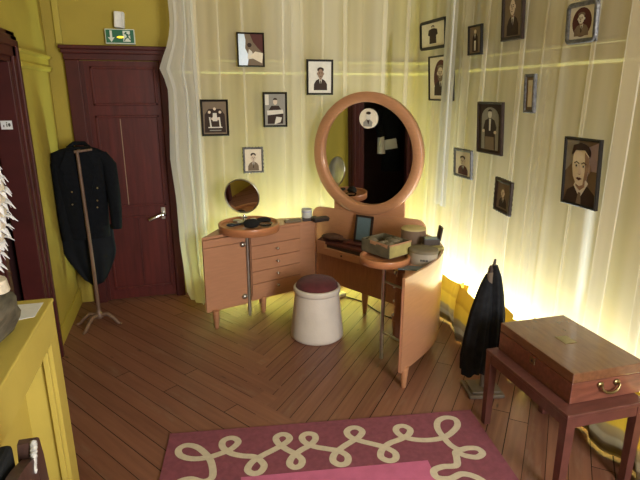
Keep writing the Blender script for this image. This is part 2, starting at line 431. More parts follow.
# --- picture rail, corner trim, baseboards
def rail(mb, a, b, inward, z):
    a, b, n = Vector(a), Vector(b), Vector(inward)
    prof = [(0, -.055), (.012, -.055), (.026, -.040), (.026, -.022), (.012, -.012), (.012, .03), (.030, .042), (.030, .055), (0, .055)]
    vs = []
    for p in (a, b):
        for d, h in prof: vs.append(p + n * d + Z_ * (z + h))
    k = len(prof); fs = [[i, (i + 1) % k, k + (i + 1) % k, k + i] for i in range(k)]
    mb.add(vs, fs + [list(range(k)), list(range(k, 2 * k))[::-1]], M['trimy'])
RZ = 1.895
r1 = MB(); rail(r1, (.0, WB, 0), (WR, WB, 0), (0, -1, 0), RZ); struct('trim_1', r1)
r2 = MB(); rail(r2, (WR, WB, 0), (WR, WF, 0), (-1, 0, 0), RZ); struct('trim_2', r2)
r3 = MB(); rail(r3, (WL, 3.60, 0), (WL, WB - .01, 0), (1, 0, 0), RZ); struct('trim_3', r3)
struct('trim_4', MB().bounds(-.815, -.772, WB - .022, WB, 2.04, CH, M['trimy'], .004))
struct('baseboard_left', MB().bounds(WL, WL + .014, 3.58, WB, 0, .13, M['trimy'], .003))

# --- door_1 in the back wall
def panel_frame(mb, x0, x1, z0, z1, y, mt, w_=.018):
    for a, b, c, d in ((x0, x1, z0, z0 + w_), (x0, x1, z1 - w_, z1), (x0, x0 + w_, z0, z1), (x1 - w_, x1, z0, z1)):
        mb.bounds(a, b, y - .012, y, c, d, mt, .004)
d1 = MB(); D, DF = M['door'], M['doorframe']
d1.bounds(-.675, -.105, WB - .03, WB - .001, .012, 1.925, D)
d1.bounds(-.77, -.672, WB - .055, WB, 0, 1.93, DF, .006)
d1.bounds(-.108, -.035, WB - .055, WB, 0, 1.93, DF, .006)
d1.bounds(-.775, -.03, WB - .055, WB, 1.93, 1.975, DF, .004)
d1.bounds(-.785, -.02, WB - .075, WB, 1.975, 2.005, DF, .006)
d1.bounds(-.795, -.01, WB - .095, WB, 2.005, 2.03, DF, .006)
for (x0, x1, z0, z1) in ((-.605, -.135, 1.60, 1.885), (-.605, -.135, .80, 1.525), (-.605, -.135, .10, .725)):
    panel_frame(d1, x0, x1, z0, z1, WB - .03, D)
d1.bounds(-.675, -.645, WB - .036, WB - .03, .012, 1.925, DF)          # gap line of the stile
d1.bounds(-.43, -.424, WB - .033, WB - .03, .82, 1.50, M['sep_shade'])   # pale scratch
d1.bounds(-.37, -.362, WB - .034, WB - .03, .12, .70, DF)
d1.bounds(-.60, -.14, WB - .0325, WB - .03, 1.735, 1.739, DF)
d1o = struct('door_1', d1)
hd = MB(); hd.box((-.165, WB - .034, .735), (.035, .012, .10), M['steel'], .004)
hd.tube([(-.165, WB - .04, .735), (-.165, WB - .075, .735), (-.18, WB - .085, .733), (-.28, WB - .085, .690)], .0125, M['chrome'])
finish('door_handle', hd, d1o)

# --- door_2 in the left wall
d2 = MB()
yA, yB = 2.62, 3.53
for k, (wd, th) in enumerate(((.17, .022), (.14, .036), (.085, .048))):
    d2.bounds(WL, WL + th, yB - wd, yB - (k * .025), 0, 2.03 - k * .025, DF, .005)
    d2.bounds(WL, WL + th, yA + (k * .025), yA + wd, 0, 2.03 - k * .025, DF, .005)
    d2.bounds(WL, WL + th, yA + k * .025, yB - k * .025, 2.03 - wd, 2.03 - k * .025, DF, .005)
d2.bounds(WL - .10, WL + .02, yB - .19, yB - .13, 0, 1.92, DF, .003); d2.bounds(WL - .10, WL + .02, yA + .13, yA + .19, 0, 1.92, DF, .003)
d2.bounds(WL - .10, WL + .02, yA + .13, yB - .13, 1.86, 1.92, DF, .003)
d2o = struct('door_2', d2)

# door number label on the jamb
dl = MB(); ly_ = 3.338
dl.bounds(-.958, -.900, ly_, ly_ + .002, 1.497, 1.545, M['paper'])
for x, z, hh in ((-.946, 1.510, .012), (-.930, 1.511, .018), (-.930, 1.532, .006)): dl.bounds(x, x + .005, ly_ - .0008, ly_, z, z + hh, M['mark'])
dl.plate([(.0065 * math.cos(i * PI / 8), .010 * math.sin(i * PI / 8)) for i in range(16)], (-.915, ly_, 1.522), X_, Z_, -Y_, .0008, M['mark'])
tag(finish('door_label', dl), 'small white label with dark marks on the dark red doorway at left edge', 'label')

# ================================================================ EXIT SIGN and LAMP
sx0, sx1, sz0, sz1, sy = -.470, -.262, 2.045, 2.150, WB - .05
es = thing('exit_sign', ((sx0 + sx1) / 2, WB, sz0), 'green and white emergency exit sign with arrow and running figure above door', 'sign')
b = MB(); b.bounds(sx0, sx1, sy, WB, sz0, sz1, M['signwhite'], .003); finish('sign_box', b, es)
b = MB(); b.bounds(sx0 + .006, sx1 - .006, sy - .002, sy, sz0 + .008, sz1 - .006, M['green']); fo = finish('face_panel', b, es)
cz = (sz0 + sz1) / 2
def sgn(name, poly, mt, d, par=fo):
    b = MB(); b.plate(poly, (0, sy - .002, 0), X_, Z_, -Y_, d, mt); return b
ar = sgn('arrow', [(sx0 + .034, cz + .040), (sx0 + .050, cz + .040), (sx0 + .050, cz - .008), (sx0 + .066, cz - .006), (sx0 + .042, cz - .040), (sx0 + .018, cz - .006), (sx0 + .034, cz - .008)], M['signwhite'], .0012)
finish('down_arrow', ar, fo)['label'] = 'white down arrow'
dr = sgn('doorway', [(sx1 - .083, cz - .036), (sx1 - .032, cz - .036), (sx1 - .032, cz + .040), (sx1 - .083, cz + .040)], M['signwhite'], .0012)
finish('doorway_symbol', dr, fo)
mn = MB()
def seg(a, b_, w_, mt=M['green'], d=.002):
    a, b_ = Vector((a[0], a[1])), Vector((b_[0], b_[1])); n = (b_ - a); n = Vector((-n.y, n.x)).normalized() * w_
    mn.plate([a + n, a - n, b_ - n, b_ + n], (0, sy - .002, 0), X_, Z_, -Y_, d, mt)
hx, hz = sx1 - .061, cz + .026
mn.plate([(hx + .007 * math.cos(i * PI / 6), hz + .007 * math.sin(i * PI / 6)) for i in range(12)], (0, sy - .002, 0), X_, Z_, -Y_, .002, M['green'])
seg((hx + .004, hz - .008), (hx + .014, hz - .032), .006)
seg((hx + .004, hz - .010), (hx - .014, hz - .006), .003); seg((hx + .006, hz - .010), (hx + .024, hz - .018), .003); seg((hx + .024, hz - .018), (hx + .030, hz - .008), .003)
seg((hx + .012, hz - .030), (hx - .006, hz - .040), .0035); seg((hx - .006, hz - .040), (hx - .014, hz - .056), .0035)
seg((hx + .014, hz - .032), (hx + .026, hz - .046), .0035); seg((hx + .026, hz - .046), (hx + .038, hz - .052), .0035)
finish('running_figure', mn, fo)
ld = MB(); ld.ball(((sx0 + sx1) / 2 + .002, sy - .004, cz - .005), .02, M['led'], (1.25, .2, .42))  # glowing amber spot stands in for light reflected on the sign
finish('indicator_light', ld, es)['label'] = 'amber indicator glow'
el = thing('emergency_light', (-.36, WB, 2.16), 'small white box lamp mounted above the green exit sign', 'lamp')
b = MB(); b.box((-.36, WB - .035, 2.213), (.072, .07, .112), M['white'], .008, rot=Matrix.Rotation(math.radians(4), 3, 'Y')); finish('housing', b, el)
b = MB(); b.box((-.332, WB - .076, 2.213), (.012, .014, .10), M['paper'], .003, rot=Matrix.Rotation(math.radians(4), 3, 'Y')); finish('side_cover', b, el)

# ================================================================ CURTAINS
def path_curtain(pts, n):
    P = [Vector((p[0], p[1])) for p in pts]
    L = [0]
    for a, b_ in zip(P[:-1], P[1:]): L.append(L[-1] + (b_ - a).length)
    out = []
    for i in range(n + 1):
        s_ = L[-1] * i / n; k = 0
        while k < len(L) - 2 and L[k + 1] < s_: k += 1
        t = (s_ - L[k]) / (L[k + 1] - L[k]); out.append((P[k].lerp(P[k + 1], t), (P[k + 1] - P[k]).normalized(), s_))
    return out, L[-1]
def curtain_rows(pts, z0, z1, seed, amp=.02, per=.11, lap=.035, nz=14, edge=None, hem=None, amp_low=1.0):
    rnd = random.Random(seed)
    base, L = path_curtain(pts, 2)
    nf = max(2, int(L / per)); n = nf * 18
    base, L = path_curtain(pts, n)
    ph = [rnd.uniform(-.7, .7) for _ in range(nf + 2)]; am = [rnd.uniform(.35, 1.25) for _ in range(nf + 2)]
    lp = [rnd.choice((.1, .2, .5, 1.0, 1.7, 2.1)) for _ in range(nf + 2)]
    rows = []
    for j in range(nz + 1):
        v = j / nz; row = []
        for p, d, s_ in base:
            u = s_ / L * nf; k = min(int(u), nf - 1); t = u - k
            w0 = (1 - math.cos(t * PI)) / 2
            f = lambda arr: arr[k] * (1 - w0) + arr[k + 1] * w0
            a = 2 * PI * u + f(ph) + .35 * math.sin(v * 3 + k * 1.7)
            A = amp * f(am) * (.7 + .3 * (1 - v) * amp_low)
            off = A * math.cos(a) + .25 * A * math.cos(2.3 * a + k)
            along = lap * f(lp) * math.sin(a)
            nrm = Vector((-d.y, d.x)); q = p + nrm * off + d * along
            zt = z1; zb = z0 if hem is None else hem(s_ / L)
            row.append(Vector((q.x, q.y, zb + (zt - zb) * v)))
        if edge: row = edge(row, v)
        rows.append(row)
    return rows
def curtain(name, label, rows, mt):
    mb = MB(); mb.grid(rows, mt); return tag(finish(name, mb), label, 'curtain', 'sheer curtains around the corner')

def lerp_tab(tab, z):
    for (z0, x0), (z1, x1) in zip(tab[:-1], tab[1:]):
        if z0 <= z <= z1: return x0 + (x1 - x0) * (z - z0) / (z1 - z0)
    return tab[-1][1] if z > tab[-1][0] else tab[0][1]
EDGE = [(0.0, .06), (.08, -.019), (.3, -.03), (.545, -.048), (.9, -.05), (1.21, -.072), (1.45, -.058), (1.71, -.048), (1.80, -.07), (1.885, -.105), (1.95, -.06), (2.05, -.022), (2.185, .002), (2.31, -.004), (3, .0)]
def left_edge(row, v):
    z = row[0].z; x0 = lerp_tab(EDGE, z); x1 = .17
    a, b_ = row[0].x, row[-1].x
    return [Vector((x0 + (q.x - a) / (b_ - a) * (x1 - x0), q.y, q.z)) for q in row]
curtain('sheer_curtain', 'white sheer curtain end hanging beside the dark red door', 
        curtain_rows([(-.02, 4.10), (.07, 4.09), (.12, 4.13), (.17, 4.18)], .0, 2.95, 3, .014, .075, .015, 40, left_edge, lambda u: .055 - .05 * min(1, u * 2)), M['sheer_white'])
curtain('sheer_curtain', 'cream sheer curtain behind the left wing of the dressing table',
        curtain_rows([(.10, 4.19), (.34, 4.222), (.95, 4.228)], .02, 2.95, 5, .006, .17, .038), M['sheer'])
curtain('sheer_curtain', 'cream sheer curtain rounding the corner behind the large round mirror',
        curtain_rows([(.90, 4.22), (1.50, 4.225), (1.72, 4.18), (1.86, 4.05), (1.92, 3.85), (1.93, 3.35)], .30, 2.95, 8, .007, .16, .038), M['sheer'])
curtain('sheer_curtain', 'cream sheer curtain with portraits behind the draped black garment',
        curtain_rows([(1.93, 3.42), (1.94, 2.45)], .36, 2.95, 11, .0065, .19, .044), M['sheer'])
curtain('sheer_curtain', 'cream sheer curtain behind the wooden box on its bench',
        curtain_rows([(1.938, 2.52), (1.95, 1.15)], .38, 2.95, 14, .0065, .21, .046), M['sheer'])
curtain('sheer_curtain', 'narrow loose sheer fold overlapping two portraits right of the round mirror',
        curtain_rows([(1.825, 3.47), (1.815, 3.30)], .9, 2.95, 21, .008, .10, .02), M['sheer_white'])

def gold_band(label, pts, seed, z1, amp, per):
    rows = curtain_rows(pts, .012, z1, seed, amp, per, .02, 10)
    rnd = random.Random(seed)
    hh = []
    for j, r in enumerate(rows):
        for i, q in enumerate(r):
            hh.append(j / (len(rows) - 1))
            q.z += .022 * math.sin(i * .16 + seed) * (j / (len(rows) - 1))
            nb_ = .03 * math.sin(PI * j / (len(rows) - 1)); q.x -= nb_
    mb = MB(); mb.grid(rows, M['gold']); o = finish('gold_valance', mb)
    a = o.data.attributes.new('height', 'FLOAT', 'POINT'); a.data.foreach_set('value', hh)
    return tag(o, label, 'curtain', 'gold striped fabric along the foot of the curtains')
gold_band('gold striped fabric at the foot of the curtain behind the right wing', [(1.70, 4.13), (1.85, 4.02), (1.895, 3.7), (1.885, 3.02)], 31, .37, .022, .22)
gold_band('gold fabric with brown stripes bulging from the curtain foot behind the black garment', [(1.86, 3.03), (1.80, 2.97), (1.80, 2.80), (1.86, 2.66), (1.88, 2.35)], 32, .41, .018, .17)
gold_band('gold and grey striped fabric along the floor under the bench', [(1.912, 2.36), (1.912, 1.15)], 33, .42, .028, .22)

# the uplighters behind the curtains
for nm, x0, x1, y0, y1, lab in (('uplighter', .25, 1.80, 4.27, 4.34, 'long floor uplighter glowing behind the curtain at the back wall'),
                                ('uplighter', 1.99, 2.06, 1.5, 4.0, 'long floor uplighter glowing behind the curtain at the right wall')):
    t = thing(nm, ((x0 + x1) / 2, (y0 + y1) / 2, 0), lab, 'lamp')
    b = MB(); b.bounds(x0, x1, y0, y1, 0.0, .05, M['white'], .004); finish('housing', b, t)
    b = MB()
    if x1 - x0 > .5: b.tube([(x0 + .03, (y0 + y1) / 2, .066), (x1 - .03, (y0 + y1) / 2, .066)], .013, M['tube'])
    else: b.tube([((x0 + x1) / 2, y0 + .03, .066), ((x0 + x1) / 2, y1 - .03, .066)], .013, M['tube'])
    finish('lit_tube', b, t)

# ================================================================ DRESSING TABLE
TA = math.radians(48); TO = Vector((.82, 3.34))
AX = Vector((math.sin(TA), math.cos(TA))); UU = Vector((math.cos(TA), -math.sin(TA)))
def W2(u, v): q = TO + UU * u + AX * v; return (q.x, q.y)
def W3(u, v, z): q = W2(u, v); return Vector((q[0], q[1], z))
UV = Vector((UU.x, UU.y, 0)); VV = Vector((AX.x, AX.y, 0))
dt = thing('dressing_table', (*W2(0.05, .3), 0), 'curved beech corner dressing table with large round mirror in front of curtains', 'dressing table')
def slab(a, b_, th, z0, z1, mt, bev=.003):
    """upright board from plan point a to b (u,v), thickness th to the left of a->b"""
    A, B = Vector(a), Vector(b_); d = (B - A).normalized(); n = Vector((-d.y, d.x)) * th
    return MB().prism([W2(*A), W2(*B), W2(*(B + n)), W2(*(A + n))], z0, z1, mt, bev)
ZL, ZR, ZS = .698, .712, .54          # left wing top, right wing top, centre shelf
# --- left wing
Lout = [(-.708, -.322), (-.80, -.05), (-.80, .16), (-.70, .36), (-.56, .52), (-.44, .63)]
Lin = [(-.30, .64), (-.31, .545), (-.385, .44), (-.565, .015)]
b = MB(); b.prism([W2(*p) for p in [(-.708, -.322), *Lout[1:], (-.31, .66), (-.31, .55), (-.385, .44), (-.57, .0), (-.60, -.04)]], ZL - .02, ZL, M['beech_h'], .003)
finish('wing_top', b, dt)
def shell(pts, th, z0, z1, mt):
    n = len(pts); inn = []
    for i in range(n):
        a = Vector(pts[max(i - 1, 0)]); c = Vector(pts[min(i + 1, n - 1)]); d = (c - a).normalized()
        inn.append(Vector(pts[i]) + Vector((d.y, -d.x)) * th)
    b = MB()
    lo = [W3(*p, z0) for p in pts] ; hi = [W3(*p, z1) for p in pts]; li = [W3(p.x, p.y, z0) for p in inn]; hi2 = [W3(p.x, p.y, z1) for p in inn]
    for r in ((lo, hi), (hi, hi2), (hi2, li), (li, lo)):
        b.grid(list(r), mt)
    for i in (0, -1): b.add([lo[i], hi[i], hi2[i], li[i]], [[0, 1, 2, 3]], mt)
    return b
def smooth_pts(pts, n=6):
    out = []
    P = [Vector(p) for p in pts]; P = [P[0] * 2 - P[1]] + P + [P[-1] * 2 - P[-2]]
    for i in range(1, len(P) - 2):
        for k in range(n):
            t = k / n; p0, p1, p2, p3 = P[i - 1:i + 3]
            out.append(.5 * ((2 * p1) + (p2 - p0) * t + (2 * p0 - 5 * p1 + 4 * p2 - p3) * t * t + (3 * p1 - p0 - 3 * p2 + p3) * t ** 3))
    out.append(P[-2]); return [(q.x, q.y) for q in out]
finish('end_panel', shell(smooth_pts(Lout), .018, .125, ZL - .02, M['beech_h']), dt)
finish('apron', slab((-.708, -.322), (-.574, -.005), -.018, .622, ZL - .02, M['beech_h']), dt)
ldoor = finish('door', slab((-.708, -.322), (-.574, -.005), -.018, .125, .619, M['beech_h']), dt)
for z in (.605, .19):
    b = MB(); c = W3(-.573, -.045, z)
    b.ball(c, .023, M['steel'], (1, 1, 1)); b.tube([c, W3(-.551, -.014, z)], .005, M['chrome']); finish('hinge', b, ldoor)
# drawer block left
dirL = (Vector((-.385, .44)) - Vector((-.565, .015))).normalized(); nL = Vector((dirL.y, -dirL.x))
b = MB(); b.prism([W2(-.565, .03), W2(-.39, .45), W2(-.315, .55), W2(-.33, .60), W2(-.60, .44), W2(-.66, .10)], .125, ZL - .022, M['beech_h'], .002)
finish('drawer_case', b, dt)
def drawers(p0, p1, zlist, side, root, mt):
    P0, P1 = Vector(p0), Vector(p1); d = (P1 - P0).normalized(); n = Vector((d.y, -d.x)) * side
    for z0, z1 in zlist:
        b = MB(); q = [P0, P1, P1 + n * .014, P0 + n * .014]
        b.prism([W2(p.x, p.y) for p in q], z0, z1, mt, .0025); dw = finish('drawer', b, root)
        m_ = (P0 + P1) / 2 + n * .014; b = MB()
        a = W3(m_.x, m_.y, (z0 + z1) / 2 + .01); e = m_ + n * .022; e = W3(e.x, e.y, (z0 + z1) / 2 + .01)
        b.tube([a, e], .005, M['steel']); b.ball(e, .0125, M['chrome'], sub=2); finish('knob', b, dw)
drawers((-.562, .035), (-.392, .436), [(.165, .262), (.266, .363), (.367, .464), (.468, .570)], 1, dt, M['beech_h'])
b = MB(); q0, q1 = Vector((-.562, .035)), Vector((-.392, .436)); n_ = Vector((dirL.y, -dirL.x)) * .012
b.prism([W2(*q0), W2(*q1), W2(*(q1 + n_)), W2(*(q0 + n_))], .574, ZL - .02, M['beech_h'], .002); finish('apron', b, dt)
# --- right wing
Rout = [(.868, -.335), (.886, -.16), (.897, .02), (.888, .17), (.85, .32), (.77, .45), (.67, .55), (.57, .61)]
b = shell(smooth_pts(Rout), -.016, .125, ZR, M['beech_gloss'])
# rim rises towards the back
for i, v in enumerate(b.v):
    l = Vector((v.x, v.y)) - TO; vv = l.dot(AX)
    if v.z > .4: v.z = ZR - .002 + .012 * max(0, min(1, (vv + .10) / .62)) ** 1.4
finish('end_panel', b, dt)['label'] = 'convex end panel glowing yellow'
b = MB(); b.prism([W2(*p) for p in [(.858, -.325), (.876, 0), (.875, .17), (.84, .32), (.76, .45), (.62, .56), (.46, .62), (.46, .45), (.60, .02), (.72, .02), (.755, -.08)]], ZR - .062, ZR - .042, M['beech_h'], .003)
finish('wing_top', b, dt)
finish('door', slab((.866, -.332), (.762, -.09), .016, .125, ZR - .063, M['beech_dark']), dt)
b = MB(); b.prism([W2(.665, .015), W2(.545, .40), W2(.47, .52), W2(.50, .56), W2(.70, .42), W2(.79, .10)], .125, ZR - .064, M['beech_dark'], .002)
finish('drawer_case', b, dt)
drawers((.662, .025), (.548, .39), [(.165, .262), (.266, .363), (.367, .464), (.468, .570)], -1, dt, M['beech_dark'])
for z in (.545, .19):
    b = MB(); b.tube([W3(.591, -.026, z), W3(.757, -.085, z)], .008, M['steel']); finish('hinge_rod', b, dt)
# --- swivel posts and trays
for (u, v, z1) in ((-.551, -.014, .69), (.591, -.026, .66)):
    b = MB(); c = W3(u, v, 0); b.lathe([(.0125, .025 if u < 0 else .0), (.0125, z1)], M['steel'], c, 20); finish('swivel_post', b, dt)
def tray(c, r, z0, z1, fl):
    b = MB(); b.lathe([(r - .02, z0), (r, z0 + .006), (r + .002, z1 - .004), (r, z1), (r - .014, z1), (r - .015, z1 - .02)], M['rim'], (c[0], c[1], 0), 72)
    t = finish('swivel_tray', b, dt)
    b = MB(); b.lathe([(0, z1 - .026), (r - .0145, z1 - .026), (r - .0145, z1 - .0205), (0, z1 - .020)], fl, (c[0], c[1], 0), 64, cap=False); finish('tray_lining', b, t)
LT = W2(-.575, .045); tray(LT, .228, .692, .754, M['maroonmat'])
RT = W2(.590, -.020); tray(RT, .156, .667, .716, M['rim'])
# --- centre: shelf, apron with open slot, kneehole back, back board
b = MB(); b.prism([W2(*p) for p in ((-.30, .56), (.46, .44), (.46, .72), (-.33, .70))], ZS - .02, ZS, M['maroonmat'], .002); finish('shelf', b, dt)['label'] = 'maroon lined shelf'
A0, A1 = Vector((-.298, .548)), Vector((.47, .41)); da = (A1 - A0).normalized()
def aslab(t0, t1, z0, z1, mt, off=0., th=.018):
    n = Vector((da.y, -da.x)); p, q = A0 + da * t0 - n * off, A0 + da * t1 - n * off
    return MB().prism([W2(*p), W2(*q), W2(*(q - n * th)), W2(*(p - n * th))], z0, z1, mt, .002)
ap = aslab(0, .765, .435, .488, M['beech_h']); 
for t0, t1, z0, z1 in ((0, .085, .488, ZS), (.47, .765, .488, ZS)):
    x = aslab(t0, t1, z0, z1, M['beech_h']); o_ = len(ap.v); ap.add(x.v, x.f, M['beech_h'])
apo = finish('front_apron', ap, dt)
finish('slot', aslab(.085, .47, .488, ZS - .021, M['darkbrown'], .03, .01), dt)['label'] = 'dark open slot under shelf'
kh = A0 + da * .27 + Vector((da.y, -da.x)) * .002
b = MB(); c = W3(kh.x, kh.y, .462); b.tube([c, c - VV * .004], .007, M['darkbrown']); finish('keyhole', b, apo)
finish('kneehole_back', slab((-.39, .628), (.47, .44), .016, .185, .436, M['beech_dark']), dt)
def rounded(u0, u1, z0, z1, r, n=8):
    p = [(u0, z0), (u1, z0)]
    p += [(u1 - r + r * math.cos(i * PI / 2 / n), z1 - r + r * math.sin(i * PI / 2 / n)) for i in range(n + 1)]
    p += [(u0 + r - r * math.sin(i * PI / 2 / n), z1 - r + r * math.cos(i * PI / 2 / n)) for i in range(n + 1)]
    return p
b = MB(); b.plate(rounded(-.43, .575, .40, .785, .075), W3(0, .688, 0), UV, Z_, VV, .022, M['beech']); finish('back_board', b, dt)
b = MB(); b.plate([(-.225, .5), (.392, .5), (.392, .915), (.35, .93), (-.19, .93), (-.225, .89)], W3(0, .701, 0), UV, Z_, VV, .02, M['beech']); finish('mirror_support', b, dt)
# mirror
MC = W3(.065, .70, 1.24)
def ringplate(r0, r1, th, d0, mt, n=96):
    b = MB(); rows = []
    for r, d in ((r0, d0), (r0, d0 - th + .006), (r0 + .006, d0 - th), (r1 - .008, d0 - th), (r1, d0 - th + .008), (r1, d0), (r0, d0)):
        rows.append([MC + UV * (r * math.cos(2 * PI * i / n)) + Z_ * (r * math.sin(2 * PI * i / n)) + VV * d for i in range(n)])
    b.grid(rows, mt, True, True); return b
MU = (UV - VV * .025).normalized(); MV = (Z_ - VV * .022).normalized()
finish('mirror_frame', ringplate(.389, .464, .05, .01, M['beech']), dt)
b = MB(); n = 96; b.add([MC - VV * .012 + MU * (.390 * math.cos(2 * PI * i / n)) + MV * (.390 * math.sin(2 * PI * i / n)) for i in range(n)], [list(range(n))], M['mirror']); b.add([v + VV * .018 for v in b.v], [list(range(n))[::-1]], M['beech_dark'])
finish('mirror_glass', b, dt)
# legs
for (u, v) in ((-.644, -.284), (.862, -.272), (-.535, .135), (.49, .40), (.156, .555), (-.70, .30), (.76, .38)):
    b = MB(); b.lathe([(.012, 0), (.015, .004), (.026, .135), (.026, .185 if abs(u) < .2 else .14)], M['beech'], W3(u, v, 0), 20); finish('leg', b, dt)

# --- round portrait medallion on the mirror
md = thing('portrait_medallion', MC - VV * .026 + UV * .018 + Z_ * .197, 'small round pale portrait medallion fixed to the large mirror', 'picture')
mc = MC - VV * .026 + UV * .018 + Z_ * .270
def disc(mb, c, ru, rz, d, mt, n=32, t=.0012):
    mb.plate([(ru * math.cos(2 * PI * i / n), rz * math.sin(2 * PI * i / n)) for i in range(n)], c, UV, Z_, -VV, t, mt, d)
b = MB(); disc(b, mc, .073, .073, 0, M['sep_bg'], t=.006); finish('disc', b, md)
b = MB()
b.plate([(-.038, -.058), (.034, -.058), (.040, -.025), (.012, -.004), (-.010, -.004), (-.038, -.028)], mc, UV, Z_, -VV, .001, M['grey'], .006)
disc(b, mc + UV * .004 + Z_ * .018, .020, .027, .0072, M['sep_pale']); disc(b, mc + UV * .006 + Z_ * .040, .020, .011, .0086, M['sep_dark'])
b.plate([(-.008, -.012), (.014, -.012), (.006, -.045)], mc, UV, Z_, -VV, .001, M['sep_dark'], .0074)
finish('portrait_print', b, md)

# ================================================================ STOOL
st = thing('stool', (.875, 3.335, 0), 'white flared drum stool with maroon velvet seat before the dressing table', 'stool')
b = MB(); b.lathe([(.180, 0), (.190, .008), (.191, .03), (.183, .10), (.170, .22), (.157, .335), (.155, .345), (.0, .345)], M['stoolskin'], (.875, 3.335, 0), 64); finish('body', b, st)
b = MB(); b.lathe([(.150, .338), (.163, .338), (.167, .345), (.167, .372), (.162, .380), (.150, .380), (.148, .345)], M['stoolskin'], (.875, 3.335, 0), 64); finish('rim', b, st)
b = MB(); b.lathe([(.149, .35), (.149, .376), (.146, .398), (.125, .420), (.08, .432), (0, .436)], M['velvet'], (.875, 3.335, 0), 64, cap=False); finish('seat_cushion', b, st)['label'] = 'maroon velvet cushion'

# ================================================================ THINGS ON THE DRESSING TABLE
TZ = .754 - .020
# table mirror
c0 = Vector((LT[0] - .028, LT[1] + .055, TZ))
tm = thing('table_mirror', c0, 'small round swivel mirror on a chrome foot on the left tray', 'mirror')
b = MB(); b.lathe([(.052, 0), (.054, .006), (.045, .012), (.016, .022), (.011, .05)], M['chrome'], c0, 32); 
b.box(c0 + Vector((0, -.004, .052)), (.05, .02, .014), M['chrome'], .004); finish('foot', b, tm)
mn_ = (Vector((-.44, -1, -.17))).normalized(); mu = mn_.cross(Z_).normalized() * -1; mvv = mu.cross(mn_).normalized(); mvv = mvv if mvv.z > 0 else -mvv
cc = c0 + Vector((-.01, 0, .072 + .142))
rows = []
for r, d in ((.128, 0), (.128, .010), (.131, .012), (.136, .009), (.137, 0), (.132, -.008), (.0, -.010)):
    rows.append([cc + mu * (r * math.cos(2 * PI * i / 64)) + mvv * (r * math.sin(2 * PI * i / 64)) + mn_ * d for i in range(64)])
b = MB(); b.grid(rows, M['steel'], True, True); finish('mirror_frame', b, tm)
b = MB(); b.add([cc + mn_ * .004 + mu * (.1285 * math.cos(2 * PI * i / 64)) + mvv * (.1285 * math.sin(2 * PI * i / 64)) for i in range(64)], [list(range(64))], M['mirror']); finish('mirror_glass', b, tm)
b = MB(); b.tube([c0 + Vector((0, 0, .05)), c0 + Vector((0, .004, .075))], .008, M['chrome']); finish('stem', b, tm)
# powder puff, brushes, dishes
b = MB(); b.ball((LT[0] + .006, LT[1] - .085, TZ + .034), .036, M['fur'], (1.75, 1.25, .95), jit=.06)
tag(finish('powder_puff', b), 'fluffy black powder puff at the front of the left tray', 'powder puff')
hb = thing('hairbrush', (LT[0] - .12, LT[1] - .02, TZ), 'dark navy oval hairbrush at the left side of the left tray', 'brush')
b = MB(); b.ball((LT[0] - .135, LT[1] - .02, TZ + .016), .022, M['navy'], (1.7, 1.2, .62)); finish('brush_head', b, hb)
b = MB(); b.tube([(LT[0] - .11, LT[1] - .01, TZ + .012), (LT[0] - .04, LT[1] + .015, TZ + .010)], [.010, .007], M['navy']); finish('handle', b, hb)
di = thing('glass_dish', (LT[0] + .115, LT[1] - .045, TZ), 'shallow clear glass dish at the right of the left tray', 'dish')
b = MB(); b.lathe([(.028, 0), (.045, .004), (.056, .024), (.053, .024), (.042, .008), (.0, .006)], M['glass'], (LT[0] + .112, LT[1] - .055, TZ), 32); finish('bowl', b, di)
b = MB(); b.ball((LT[0] + .115, LT[1] + .035, TZ + .022), .030, M['fur'], (1.9, 1.3, .8), jit=.08)
tag(finish('hair_switch', b), 'black hairpiece lying behind the glass dish on left tray', 'hairpiece')
b = MB(); b.lathe([(.030, 0), (.036, .004), (.036, .018), (.030, .022), (0, .023)], M['steel'], (LT[0] - .075, LT[1] + .105, TZ), 28)
tag(finish('powder_compact', b), 'round silver powder compact beside the foot of the small mirror', 'compact')
b = MB(); b.lathe([(.022, 0), (.026, .003), (.026, .022), (.023, .026), (0, .027)], M['sep_bg'], (LT[0] + .045, LT[1] + .095, TZ), 28)
tag(finish('cream_jar', b), 'tiny pale cream jar right of the small mirror foot', 'jar')

# left wing top, right of the tray
def lvp(u, v, z): return W3(u, v, z)
gb = thing('clasp_case', W3(-.40, .44, ZL), 'flat grey green case with silver clasp right of the left tray', 'case')
dlv = math.atan2((UU * .5 + AX * .87).y, (UU * .5 + AX * .87).x)
pc = Vector((.838, 3.955, ZL)); 
b = MB(); b.box(pc + Vector((0, 0, .009)), (.135, .055, .018), M['greylid'], .004, rz=math.radians(4)); finish('body', b, gb)
b = MB(); b.box(pc + Vector((-.045, -.018, .022)), (.028, .022, .010), M['chrome'], .003, rz=math.radians(4)); finish('clasp', b, gb)
b = MB(); b.box((.985, 3.985, ZL + .011), (.12, .09, .022), M['darkbrown'], .003, rz=math.radians(-8))
tag(finish('flat_box', b), 'flat dark box under the glass jar on the left wing', 'box')
gj = thing('glass_jar', (.965, 3.99, ZL + .022), 'clear glass jar with cream filling standing on a flat dark box', 'jar')
jc = Vector((.962, 3.99, ZL + .0225))
b = MB(); b.lathe([(.040, 0), (.043, .003), (.043, .070), (.040, .072), (.040, .006), (0, .005)], M['milk'], jc, 36); finish('glass_body', b, gj)
b = MB(); b.lathe([(.0, .007), (.0388, .007), (.0388, .046), (0, .048)], M['cream'], jc, 32, cap=False); finish('filling', b, gj)
b = MB(); b.lathe([(.0436, .048), (.0436, .056), (.0430, .056), (.0430, .048), (.0436, .048)], M['blueband'], jc, 36, cap=False); finish('band', b, gj)
cb = thing('slim_case', (1.055, 3.90, ZL), 'slim dark brown rounded case at the inner end of the left wing', 'case')
